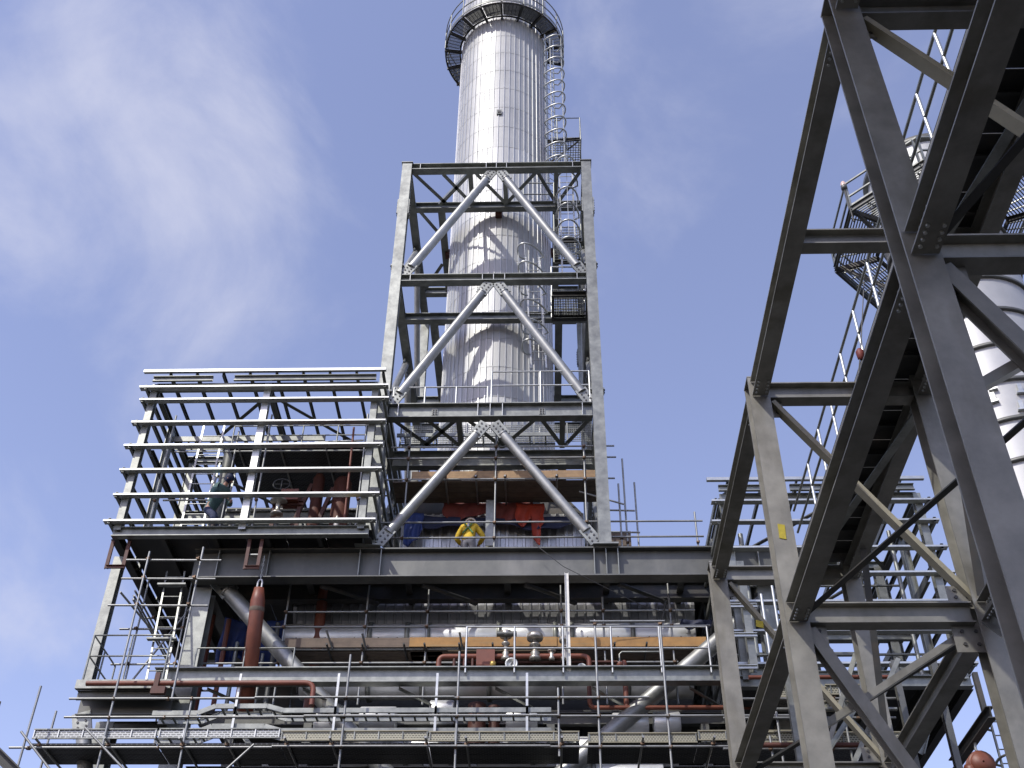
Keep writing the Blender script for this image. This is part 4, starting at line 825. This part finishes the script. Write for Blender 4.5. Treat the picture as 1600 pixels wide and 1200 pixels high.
for dx, h, r in ((-.35, .75, .07), (0, .3, .11), (.25, .25, .08)): b = MB(); b.lathe((q.x + dx, 23.6, zf), [(r * 1.6, 0), (r * 1.6, .1), (r * .6, .12), (r * .6, h * .5), (r, h * .55), (r, h * .8), (r * .3, h)], 12); b.build('body', 'brass' if dx >= 0 else 'valve_steel', t_)
b = MB(); b.box((q.x - .55, 23.5, zf), (q.x - .1, 23.75, zf + .17)); b.build('base_block', 'white_plastic', t_)
pipe('vent_pipe', 'matte grey vertical vent pipe standing in the cabin behind the worker', [(P(362, 700, 24.9).x, 24.9, zf), (P(362, 700, 24.9).x, 24.9, 20.35)], .17, 'galv_dull')
ladder('access_ladder', 'galvanized ladder leaning in the cabin beside the stooping worker', P(302, 812, 23.9) - Vector((0, 0, .45)), P(335, 665, 24.1), .55, (1, 0, 0), None, 'galv_bright', .32)
pipe('thin_red_pipe', 'thin red pole rising behind the cabin corner column', [P(538, 812, 23.4), P(553, 668, 23.4)], .028)
mem_ = thing('loose_tube', 'pale loose tube sloping along the cabin tray', 'pipe', P(430, 694, 24.2)); tub(mem_, 'tube', P(436, 694, 24.2), P(568, 688, 24.2), .03, 'galv_bright', 8)
csf = scaffold('cabin_scaffold', 'slim scaffold poles standing inside the cabin of girts', (-7, 23.3, 16.3))
for (pa, pb) in (((432, 610), (400, 812)), ((577, 630), (558, 812)), ((288, 600), (245, 808))): q = P(*pa, 23.5); std(csf, (q.x, 23.5, 16.45), (q.x, 23.5, 20.3)); [cpl(csf, (q.x, 23.48, z)) for z in (17.6, 19.3)]
for r_ in range(9):
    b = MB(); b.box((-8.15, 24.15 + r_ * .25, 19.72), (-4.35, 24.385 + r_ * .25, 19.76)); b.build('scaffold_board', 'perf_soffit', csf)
for x in (-7.9, -6.8, -5.6, -4.5): led(csf, (x, 23.9, 19.69), (x, 26.5, 19.69), nm='transom')
for y in (24.2, 26.3): led(csf, (-9.6, y, 19.64), (-4.2, y, 19.64)); [std(csf, (x, y, 16.45), (x, y, 20.3)) for x in (-8.0, -4.4)]
led(csf, (-9.3, 23.46, 19.3), (-4.6, 23.46, 19.3)); led(csf, (-9.3, 23.46, 17.6), (-7.9, 23.46, 17.6))

# ------------------------------------------------------------------ valve manifold behind the handrail
vm = thing('valve_manifold', 'red manifold pipe with silver valves and gauges behind the handrail', 'valve', P(800, 1050, 23.7))
ym = 23.75; zf = 12.98
pa, pb = P(686, 1026, ym), P(920, 1027, ym)
b = MB(); b.path([Vector((pa.x, ym, zf))] + bend((pa.x, ym, zf), (pa.x, ym, pa.z), (pb.x, ym, pa.z), .15) + bend((pa.x, ym, pa.z), (pb.x, ym, pa.z), (pb.x, ym, zf), .15) + [Vector((pb.x, ym, zf))], .06, 12); b.build('header_pipe', 'red_pipe', vm)
for py, r in ((1035, .03), (1042, .03)): a, c = P(715, py, ym + .1), P(965, py, ym + .1); tub(vm, 'branch_pipe', (a.x, ym + .1, a.z), (c.x, ym + .1, a.z), r, 'red_oxide')
a, c = P(745, 1016, ym), P(773, 1042, ym); b = MB(); b.box((a.x, ym - .12, c.z), (c.x, ym + .15, a.z)); b.sweep((a.x, ym, c.z - .12), (c.x, ym, c.z - .12), [(-.1, -.06), (.1, -.06), (.14, .12), (-.14, .12)]); b.build('junction_box', 'red_pipe', vm)
for px in (709, 725, 738): q = P(px, 1050, ym); tub(vm, 'support', (q.x, ym, zf), (q.x, ym, pa.z), .035, 'red_oxide')
def valve(px, top, r, act=True):
    q = P(px, 1026, ym); zt = P(px, top, ym).z; H = zt - q.z; b = MB()
    b.lathe((q.x, ym - .02, q.z), [(.03, -.1), (r * 1.1, -.09), (r * 1.1, -.03), (r * .8, .0), (r * .9, .08), (r * .5, .12), (r * .5, H * .4), (r * 1.05, H * .45), (r * 1.05, H * .5), (r * .5, H * .52), (r * .5, H * .7)], 14); b.build('valve_body', 'valve_steel', vm)
    b = MB(); b.lathe((q.x, ym - .02, q.z), [(r * .5, H * .7), (r * 1.5, H * .72), (r * 1.6, H * .8), (r * 1.5, H * .93), (r * .4, H)], 16); b.build('actuator', 'valve_steel', vm)
    b = MB(); b.tube((q.x - .2, ym - .1, q.z + H * .78), (q.x + .25, ym - .1, q.z + H * .78), r * .7, 12); b.build('positioner', 'galv_dull', vm) if act else None
valve(790, 985, .09); valve(836, 990, .12, False); valve(862, 1016, .06, False); valve(882, 995, .075, False)
for px, py, r in ((799, 1037, .14), (909, 1044, .11)):
    q = P(px, py, ym - .2); b = MB(); b.lathe(q, [(0, .02), (r * .7, .02), (r * .75, -.02), (r, -.02), (r, .06), (.02, .07)], 20, axis='Y'); g_ = b.build('gauge', 'gauge', vm)
    b = MB(); b.sweep(q + Vector((0, -.005, 0)), q + Vector((0, .015, 0)), [(-.012, -.02), (.012, -.02), (.004, r * .6), (-.004, r * .6)], (.6, 0, .8)); b.build('needle', 'bolt', g_)
q = P(770, 1038, ym - .1); b = MB(); b.lathe(q, [(.02, -.08), (.07, -.05), (.07, .05), (.02, .08)], 12); b.build('regulator', 'brass', vm)
q = P(969, 1046, 23.6); ht = thing('hose_tap', 'small red hydrant valve with a bent steel pipe on the lower beam', 'valve', (q.x, 23.6, zf))
b = MB(); b.lathe((q.x, 23.6, zf), [(.12, 0), (.12, .06), (.05, .08), (.05, .22), (.08, .25), (.03, .32)], 12); b.tube((q.x - .15, 23.6, zf + .1), (q.x + .15, 23.6, zf + .1), .05, 10); b.build('body', 'red_pipe', ht)
b = MB(); b.path([(q.x, 23.6, zf + .3), (q.x, 23.6, zf + .5), (q.x + .06, 23.6, zf + .56), (q.x + .9, 23.6, zf + .56)], .02, 8); b.build('bent_pipe', 'galv', ht)
b = MB(); pts = [P(835, 850, 23.2), P(880, 885, 23.0), P(920, 905, 23.3), P(1000, 945, 23.7), P(1040, 958, 24.2)]; b.path(pts, .008, 6); tag(b.build('tie_rope', 'bolt'), 'thin dark rope slanting across the girder', 'rope')

# ------------------------------------------------------------------ stair flights behind the far rack column
dr = thing('door_frame', 'pale steel door frame standing behind the far pipe rack column', 'frame', P(1165, 1050, 22.0))
for px in (1136, 1170): a, c = P(px - 2, 880, 21.9), P(px + 8, 1048, 21.9); mem(dr, 'jamb', (c.x, 21.9, c.z), (c.x, 21.9, a.z), I(.2, .16), 'galv', UPY)
for py in (947, 993, 1043): a, c = P(1135, py, 21.75), P(1183, py, 21.75); mem(dr, 'rail', (a.x, 21.75, a.z), (c.x, 21.75, a.z), CH(.09, .05), 'galv_bright')
for i, (pa, pb) in enumerate((((1190, 935), (1212, 1040)), ((1206, 915), (1232, 1020)))):
    a, c = P(*pb, 21.6), P(*pa, 21.6); t_ = tag(tub(None, 'pole', (c.x, 21.6, a.z), (c.x, 21.6, c.z + .1), .03, 'galv_bright', 8), ('bright pole beside the pale door frame' if i == 0 else 'second bright pole farther from the pale door frame'), 'pole')
# lower right: monorail beam with chain hoist, caged ladder
mb_ = tag(mem(None, 'monorail_beam', P(1488, 1197, 21.0), Vector((P(1488, 1197, 21).x + .1, 27.0, P(1488, 1197, 21.0).z)), I(.2, .14), 'dark_steel'), 'dark hoist beam jutting out below the right cabin', 'beam')
bpy.data.objects.remove(mb_)
za_ = 11.1; p1 = PZ(1490, 1196, za_); p0 = PZ(1545, 1112, za_)
mb_ = thing('hoist_beam', 'dark hoist beam jutting out below the rear cabin', 'beam', p1); mem(mb_, 'beam', p1, (p1.x, p0.y, za_), I(.24, .16), 'dark_steel')
for y in (p0.y + .3, p1.y - .3): mem(mb_, 'hanger', (p1.x, y, za_ + .13), (p1.x, y, 12.05), RECT(.1, .1), 'dark_steel')
hq = Vector((p1.x, (p0.y * .55 + p1.y * .45), za_ - .1)); hs = thing('chain_hoist', 'red chain hoist hanging from the dark hoist beam', 'hoist', hq)
b = MB(); b.path([hq + Vector((.0, 0, 0)), hq + Vector((-.02, 0, -.15)), hq + Vector((.02, 0, -.25))], .03, 8); b.build('hook', 'galv_bright', hs)
b = MB(); b.lathe(hq + Vector((0, 0, -.48)), [(.02, -.2), (.2, -.18), (.24, -.08), (.24, .1), (.18, .18), (.02, .2)], 18, axis='Y'); [b.lathe(hq + Vector((0, yy, -.48)), [(.2, -.012), (.262, -.012), (.262, .012), (.2, .012)], 18, axis='Y') for yy in (-.1, 0, .1)]; b.lathe(hq + Vector((-.22, 0, -.6)), [(.02, -.12), (.13, -.1), (.15, 0), (.13, .1), (.02, .12)], 14, axis='X'); b.build('housing', 'red_pipe', hs)
lx = P(1536, 1090, 23.5); ladder('caged_ladder', 'caged ladder dropping below the rear cabin corner', (lx.x + .2, 23.4, 4), (lx.x + .2, 23.4, 12.0), .45, (1, 0, 0), (.8, 7.6), 'galv', .3, (-.25, -.97, 0))
# dark steel at the lower left corner of the picture
dl = thing('dark_stanchion', 'dark brown steel post and rake standing at the outer left', 'post', (P(0, 1150, 16).x, 16, 0))
q = P(-8, 1092, 16); mem(dl, 'post', (q.x - .02, 16, 0), (q.x - .02, 16, q.z), I(.2, .16), 'dark_steel', UPY); a, c = P(-30, 1152, 15.8), P(44, 1226, 15.8); mem(dl, 'rake', a, c, I(.16, .16), 'dark_steel'); mem(dl, 'strut', c - Vector((.0, 0, .1)), (c.x, 15.8, 0), I(.2, .16), 'dark_steel', UPY)

# ------------------------------------------------------------------ more poles, rails and pipework
random.seed(21)
handrail('handrail', 'slim rail along the raised scaffold boards inside the cabin', [(-8.1, 24.1, 19.78), (-4.4, 24.1, 19.78)], 'galv', .62, (.3,), .9, .018)
handrail('handrail', 'rear guard rail behind the red vessels in the cabin', [(-9.5, 28.6, 16.45), (-4.3, 28.6, 16.45)], 'galv', 1.1, (.55,), 1.0, .02)
ladder('access_ladder', 'second galvanized ladder standing deeper in the cabin of girts', (-8.75, 25.6, 16.45), (-8.7, 26.0, 20.6), .5, (1, 0, 0), None, 'galv', .3)
cp = thing('cabin_pipework', 'dark and red small bore pipework along the back of the cabin', 'pipe', (-6.5, 27.5, 16.45))
for z, r, m_ in ((17.0, .07, 'red_oxide'), (17.35, .04, 'galv'), (18.3, .09, 'galv_dull'), (18.75, .05, 'galv'), (20.1, .06, 'galv_dull')):
    tub(cp, 'pipe_run', (-9.2 + random.random(), 27.4 + random.random() * .6, z), (-4.3, 27.7, z), r, m_)
for x in (-8.6, -7.4, -6.3, -5.3, -4.6): tub(cp, 'pipe_drop', (x, 27.2, 16.45), (x, 27.2, 20.4 - random.random()), .04 + .03 * random.random(), random.choice(('galv', 'galv_dull', 'red_oxide')))
for x in (-8.9, -6.9, -5.0): mem(cp, 'pipe_post', (x, 27.9, 16.45), (x, 27.9, 20.2), I(.14, .12), 'galv_dull', UPY)
kn = thing('cabin_skid', 'low dark red equipment skid on the cabin floor behind the girts', 'machine', (-6.6, 25.2, 16.45))
b = MB(); b.box((-7.4, 24.9, 16.45), (-4.6, 26.3, 16.62)); b.build('base_frame', 'red_oxide', kn)
for x, w_, h_ in ((-7.2, .5, .45), (-6.5, .4, .7), (-5.9, .55, .4)): b = MB(); b.box((x, 25.1, 16.62), (x + w_, 25.9, 16.62 + h_)); b.lathe((x + w_ / 2, 25.4, 16.62 + h_), [(.16, 0), (.16, .08), (.08, .1), (.08, .25), (.02, .27)], 12); b.build('unit', random.choice(('red_oxide', 'galv_dull')), kn)
# thin tubes of the lower bays
lp = scaffold('bay_scaffold', 'thin scaffold tubes bracing the bay under the cabin of girts', (-9, 24.4, 12.5))
for x, y, z1 in ((-9.5, 24.3, 15.9), (-8.9, 25.2, 15.9), (-8.4, 24.2, 15.7), (-9.1, 26.5, 15.9)): std(lp, (x, y, 12.53), (x, y, z1))
for z, y, xa, xb in ((13.6, 24.25, -9.9, -8.2), (14.5, 24.25, -9.9, -8.2), (15.3, 25.2, -9.8, -8.0), (14.0, 26.5, -9.8, -8.0)): led(lp, (xa, y, z), (xb, y, z)); cpl(lp, (-9.5, y - .03, z)); cpl(lp, (-8.4, y - .03, z))
for y in (24.3, 25.2, 26.5): led(lp, (-9.5, 23.6, 14.9 + .1 * y % .3), (-9.5, 26.9, 14.9 + .1 * y % .3), nm='transom')
led(lp, (-9.7, 24.35, 12.6), (-8.1, 24.35, 15.6), nm='raker')
sp = thing('stub_pipework', 'cluster of small pipes and supports behind the hanging red pipe', 'pipe', (-6.8, 24.6, 12.6))
for x, r, z1, m_ in ((-7.5, .06, 15.0, 'red_pipe'), (-7.2, .05, 14.4, 'galv'), (-6.95, .08, 15.3, 'red_oxide'), (-6.55, .04, 14.1, 'galv'), (-6.3, .06, 14.9, 'galv_dull')): tub(sp, 'riser', (x, 24.75, 12.6), (x, 24.75, z1), r, m_)
for z in (13.5, 14.2): tub(sp, 'crossover', (-7.6, 24.7, z), (-6.2, 24.7, z), .035, 'galv')
# structure below the lower beam
up_ = thing('undercroft_frame', 'dim posts and struts standing below the lower beam behind the trays', 'steel work', (-1, 24.6, 0))
for x in (-6.9, -5.2, -3.4, -1.5, .2, 1.9, 3.6): mem(up_, 'post', (x, 24.5, 0), (x, 24.5, 12.25), I(.2, .18), 'galv_dull', UPY)
for x in (-6.9, -3.4, .2): mem(up_, 'strut', (x + .1, 24.45, 12.1), (x + 1.6, 24.45, 10.4), AN(.1, .1), 'galv')
for z in (11.1, 9.7): mem(up_, 'rail_beam', (-7.7, 24.3, z), (5.0, 24.3, z), I(.2, .14), 'galv_dull')
for i, (px, py, w_, h_) in enumerate(((520, 1128, 60, 22), (590, 1120, 60, 26), (690, 1110, 40, 26), (815, 1122, 50, 26), (985, 1130, 55, 30), (1042, 1128, 40, 34))):
    a, c = P(px - w_ / 2, py + h_ / 2, 24.2), P(px + w_ / 2, py - h_ / 2, 24.2); b = MB(); b.lathe((0, 24.3, (a.z + c.z) / 2), [(.02, a.x), (.24, a.x + .005), (.26, a.x + .03), (.26, c.x - .03), (.24, c.x - .005), (.02, c.x)], 20, axis='X'); b.build('insulated_box', 'alu_duct', up_)
# behind the rack's far columns
rr = thing('rear_steelwork', 'tangled struts, rails and small pipes behind the pipe rack feet', 'steel work', (6.5, 21, 0))
for x, y, z1 in ((4.7, 20.6, 12.0), (5.3, 20.9, 12.1), (6.1, 20.4, 12.0), (6.9, 21.0, 12.0), (7.6, 20.8, 11.9)): mem(rr, 'post', (x, y, 0), (x, y, z1), I(.14, .12), random.choice(('galv', 'galv_dull')), UPY)
for (xa, za), (xb, zb2) in (((4.7, 11.8), (6.1, 10.2)), ((6.1, 11.9), (5.2, 9.9)), ((6.9, 11.8), (5.6, 9.6)), ((6.9, 9.9), (7.7, 11.6)), ((4.8, 9.4), (6.2, 11.2))): mem(rr, 'strut', (xa, 20.5, za), (xb, 20.7, zb2), AN(.09, .09), 'galv')
for z, r, m_ in ((11.55, .04, 'red_pipe'), (10.9, .035, 'galv'), (10.2, .05, 'red_oxide'), (9.7, .03, 'galv')): tub(rr, 'pipe_run', (4.0, 20.75, z), (6.7, 20.75, z), r, m_)
cz = thing('cabin_contents', 'rear cabin pipe posts, tray and rails seen through its girts', 'pipe', (6.5, 25, 12.4))
for x, y, r, m_ in ((4.8, 23.6, .06, 'galv'), (5.4, 24.6, .09, 'galv_dull'), (5.9, 23.4, .05, 'red_oxide'), (6.4, 25.0, .12, 'galv_dull'), (7.1, 23.8, .05, 'galv'), (7.8, 24.8, .07, 'galv_dull'), (8.3, 23.5, .05, 'galv')): tub(cz, 'upright', (x, y, 12.37), (x, y, 16.6), r, m_)
for z, y in ((13.4, 23.5), (14.6, 24.0), (15.7, 24.5)): tub(cz, 'rail', (4.3, y, z), (8.7, y, z), .03, 'galv'); mem(cz, 'shelf_beam', (4.3, y + .6, z - .2), (8.7, y + .6, z - .2), I(.18, .12), 'galv')
b = MB(); b.box((5.0, 24.2, 12.37), (6.0, 25.0, 13.1)); b.build('cabinet', 'red_oxide', cz)
# ------------------------------------------------------------------ workers
def skin(name, chains, mt, parent, lvl=1):
    off = origin(parent); vs = []; es = []; rs = []; idx = {}; roots = []
    for chn in chains:
        prev = None
        for k, (p, r) in enumerate(chn):
            key = tuple(round(c, 4) for c in p)
            if key not in idx:
                idx[key] = len(vs); vs.append(Vector(p) - off); rs.append(r)
                if prev is None: roots.append(idx[key])
            i = idx[key]
            if prev is not None: es.append((prev, i))
            prev = i
    me = bpy.data.meshes.new(name); me.from_pydata(vs, es, []); o = bpy.data.objects.new(name, me); COL.objects.link(o); o.parent = parent
    o.modifiers.new('skin', 'SKIN'); lay = me.skin_vertices[0].data if me.skin_vertices else None
    if lay is None:
        bm = bmesh.new(); bm.from_mesh(me); bm.verts.layers.skin.verify(); bm.to_mesh(me); bm.free(); lay = me.skin_vertices[0].data
    for i, r in enumerate(rs): lay[i].radius = r if isinstance(r, tuple) else (r, r); lay[i].use_root = i in roots
    o.modifiers['skin'].use_smooth_shade = True
    s_ = o.modifiers.new('sub', 'SUBSURF'); s_.levels = s_.render_levels = lvl
    me.materials.append(MAT[mt]); return o
def person(label, base, face, jac, trs, hat, lean, armsL, armsR, legs, harness=False, headturn=(0, 0, 0)):
    """base = feet centre; face = heading; limbs given in (side, forward, up) metres"""
    B = Vector(base); f = Vector((math.sin(face), math.cos(face), 0)); s = Vector((f.y, -f.x, 0)); Z_ = Vector((0, 0, 1))
    def L(a, b_, c): return B + s * a + f * b_ + Z_ * c
    t = thing('person', label, 'person', B)
    hip, chest, neck, head = [L(*q) for q in lean]; fw = (head - neck).normalized()
    shl, shr = chest + s * -.17 + (neck - chest) * .45, chest + s * .17 + (neck - chest) * .45
    aL = [L(*q) for q in armsL]; aR = [L(*q) for q in armsR]; lg = [[L(*q) for q in l] for l in legs]
    body = [[(hip, .13), (hip.lerp(chest, .5), .125), (chest, .14), (neck, .06), (neck.lerp(head, .4), .055), (head, .095), (head + fw * .09, .075)],
            [(chest, .14), (shl, .075), (aL[0], .048), (aL[1], .036), (aL[1] + (aL[1] - aL[0]).normalized() * .07, .036)], [(chest, .14), (shr, .075), (aR[0], .048), (aR[1], .036), (aR[1] + (aR[1] - aR[0]).normalized() * .07, .036)]]
    for sx, l in zip((-1, 1), lg): body.append([(hip, .13), (hip + s * .1 * sx - Z_ * .05, .095), (l[0], .065), (l[1], .045), (l[1] + f * .12 - Z_ * .05, .04)])
    for a in (aL, aR):      # fingers: separate short chains rooted in the palm
        d = (a[1] - a[0]).normalized(); w_ = d.cross(Z_); w_ = w_.normalized() if w_.length > .1 else s; palm = a[1] + d * .07
        for k, ln in enumerate((.075, .085, .08, .065)):
            q = palm + w_ * (.027 - .018 * k) + d * .01; body.append([(q, .009), (q + d * ln * .5, .009), (q + d * ln * .85 - Z_ * .025, .008)])
        q = a[1] + d * .035 + w_ * .035; body.append([(q, .011), (q + w_ * .03 + d * .025, .01), (q + w_ * .035 + d * .055 - Z_ * .01, .009)])
    bd = skin('body', body, 'skin', t, 1)
    up_ = fw; fr = (f - up_ * f.dot(up_)).normalized(); fr = (Matrix.Rotation(headturn[2], 3, 'Z') @ fr).normalized(); sd_ = fr.cross(up_); hc = head + fw * .02
    b = MB()                                   # face: nose, eyes, mouth, ears
    b.sweep(hc + fr * .085 + up_ * .0, hc + fr * .125 - up_ * .035, RECT(.03, .03), up_); 
    for k in (-1, 1): b.lathe(hc + sd_ * .095 * k - up_ * .01, [(.01, -.035), (.028, -.01), (.028, .015), (.012, .035)], 8)
    b.build('face_relief', 'skin', bd)
    b = MB()
    for k in (-1, 1): b.lathe(hc + sd_ * .036 * k + fr * .092 + up_ * .015, [(.001, -.012), (.014, 0), (.001, .012)], 8)
    b.sweep(hc + fr * .094 - up_ * .06 - sd_ * .025, hc + fr * .094 - up_ * .06 + sd_ * .025, RECT(.012, .01)); b.build('eyes_and_mouth', 'hair', bd)
    jk = [[(hip - (chest - hip) * .28, (.165, .15)), (hip, (.168, .15)), (hip.lerp(chest, .5), (.165, .145)), (chest, (.185, .155)), (neck - (neck - chest) * .15, .085)],
          [(chest, (.185, .155)), (shl, .098), (aL[0], .072), (aL[0].lerp(aL[1], .92), .056)], [(chest, (.185, .155)), (shr, .098), (aR[0], .072), (aR[0].lerp(aR[1], .92), .056)]]
    j = skin('jacket', jk, jac, t, 2)
    tr = [[(hip + (chest - hip) * .12, .148), (hip, .158)]]
    for sx, l in zip((-1, 1), lg): tr.append([(hip, .158), (hip + s * .1 * sx - Z_ * .06, .118), (l[0], .088), (l[0].lerp(l[1], .92), .066)])
    skin('trousers', tr, trs, t, 2)
    for l in lg:
        b = MB(); q = l[1]; b.lathe(q, [(.058, .14), (.055, .02), (.06, -.075), (.02, -.08)], 12); b.grid(lambda u, v: q + f * (-.06 + .25 * u) + s * (.048 * math.cos(v * math.pi)) * (1 - .3 * u * u) + Z_ * (-.08 + math.sin(v * math.pi) * .09 * (1 - .5 * u)), 6, 6); b.build('boot', 'boot', t)
    if hat == 'helmet':
        b = MB(); prof = [(.128, 0), (.126, .04), (.11, .09), (.07, .125), (.0, .138)]
        vs_ = []; n_ = 18
        for r, h in prof: vs_ += [hc + up_ * (.035 + h) + (fr * math.cos(2 * math.pi * k / n_) * 1.12 + sd_ * math.sin(2 * math.pi * k / n_)) * r for k in range(n_)]
        b.add(vs_, [(i * n_ + k, i * n_ + (k + 1) % n_, (i + 1) * n_ + (k + 1) % n_, (i + 1) * n_ + k) for i in range(len(prof) - 1) for k in range(n_)], 0, True)
        vs_ = []
        for r in (.12, .155): vs_ += [hc + up_ * .033 + (fr * math.cos(2 * math.pi * k / n_) * (1.25 if math.cos(2 * math.pi * k / n_) > 0 else 1.05) + sd_ * math.sin(2 * math.pi * k / n_)) * r for k in range(n_)]
        b.add(vs_, [(k, (k + 1) % n_, n_ + (k + 1) % n_, n_ + k) for k in range(n_)], 0, True); b.build('helmet', jac if jac == 'x' else 'white_plastic', t)
    else:
        b = MB(); n_ = 18; prof = [(.112, -.10), (.122, -.03), (.12, .04), (.1, .09), (.06, .125), (0, .135)]; vs_ = []
        for i, (r, h) in enumerate(prof): vs_ += [hc + up_ * (h + .0) + (fr * (math.cos(2 * math.pi * k / n_) * (.55 if (math.cos(2 * math.pi * k / n_) > .35 and h < .03) else 1.0)) + sd_ * math.sin(2 * math.pi * k / n_)) * r for k in range(n_)]
        b.add(vs_, [(i * n_ + k, i * n_ + (k + 1) % n_, (i + 1) * n_ + (k + 1) % n_, (i + 1) * n_ + k) for i in range(len(prof) - 1) for k in range(n_)], 0, True); b.build('hood', 'navy', t)
    if harness:
        bk_ = -f * .0; b = MB(); back = -fr
        def onb(a_, u_): return hip.lerp(neck, u_) + s * a_ + (Z_ * .0) - (f - Z_ * .0) * 0
        nrm = (chest - hip).cross(s).normalized(); nrm = nrm if nrm.dot(-f) + nrm.dot(Z_) > 0 else -nrm
        for a_, u0, u1, c_ in ((-.13, .98, .35, .06), (.13, .98, .35, -.06)):
            pts = [hip.lerp(neck, u0) + s * a_ + nrm * .11, hip.lerp(neck, .75) + s * (a_ * .75) + nrm * .185, hip.lerp(neck, .55) + s * (a_ * .3) + nrm * .185, hip.lerp(neck, .4) + s * (-a_ * .2) + nrm * .18, hip.lerp(neck, .1) + s * (-a_ * 1.0) + nrm * .15]
            b.path(pts, .022, 6)
        b.build('harness', 'strap_green', j); b = MB(); b.path([hip.lerp(neck, .95) + nrm * .15, hip.lerp(neck, .6) + nrm * .21, hip.lerp(neck, .42) + nrm * .215], .028, 8); b.build('lanyard', 'white_plastic', j)
    return t
w1 = P(732, 858, 24.45)
person('worker in yellow jacket and harness bending forward with back turned', (w1.x, 24.45, 16.115), R(4), 'yellow', 'grey_cloth', 'helmet',
       [(0, -.12, .86), (0, .0, 1.22), (0, .10, 1.40), (0, .2, 1.50)], [(-.34, .12, 1.02), (-.16, .36, .95)], [(.36, .10, 1.04), (.2, .36, .98)], [[(-.11, .02, .46), (-.13, -.1, .09)], [(.11, .05, .46), (.14, -.02, .09)]], True)
w2 = P(330, 812, 23.35)
person('stooping worker in teal jacket and dark hood beside the cabin ladder', (w2.x, 23.35, 16.45), R(125), 'teal', 'denim', 'hood',
       [(0, -.14, .86), (.0, .12, 1.25), (0, .28, 1.42), (0, .38, 1.54)], [(-.3, .2, 1.0), (-.12, .46, .92)], [(.3, .2, 1.0), (.14, .48, .9)], [[(-.1, .08, .46), (-.12, -.18, .09)], [(.12, .22, .48), (.14, .3, .09)]], False, (0, 0, R(50)))

# ------------------------------------------------------------------ look-alikes share a group
GROUPS = {'handrail': 'handrails on the steelwork', 'caged_ladder': 'caged ladders', 'access_ladder': 'plain access ladders', 'silver_duct': 'silver ducts behind the beams',
          'cable_tray': 'cable trays', 'blue_tarpaulin': 'blue tarpaulins', 'girt_cabin': 'girt clad cabins', 'mesh_landing': 'landings inside the tower', 'riser_pipe': 'red riser pipes',
          'drop_pipe': 'short red drop pipes', 'long_pipe': 'long thin red pipes', 'hanging_bracket': 'red frames hanging below the cabin floor', 'red_vessel': 'red vessels in the cabin',
          'person': 'workers on the plant', 'paint_tag': 'yellow paint tags on the pipe rack', 'ladder_tread': 'treads of the steep ladder', 'pole': 'bright poles by the door frame'}
for o in bpy.data.objects:
    if o.parent is None and 'label' in o:
        g_ = GROUPS.get(o.name.split('.')[0])
        if g_: o['group'] = g_
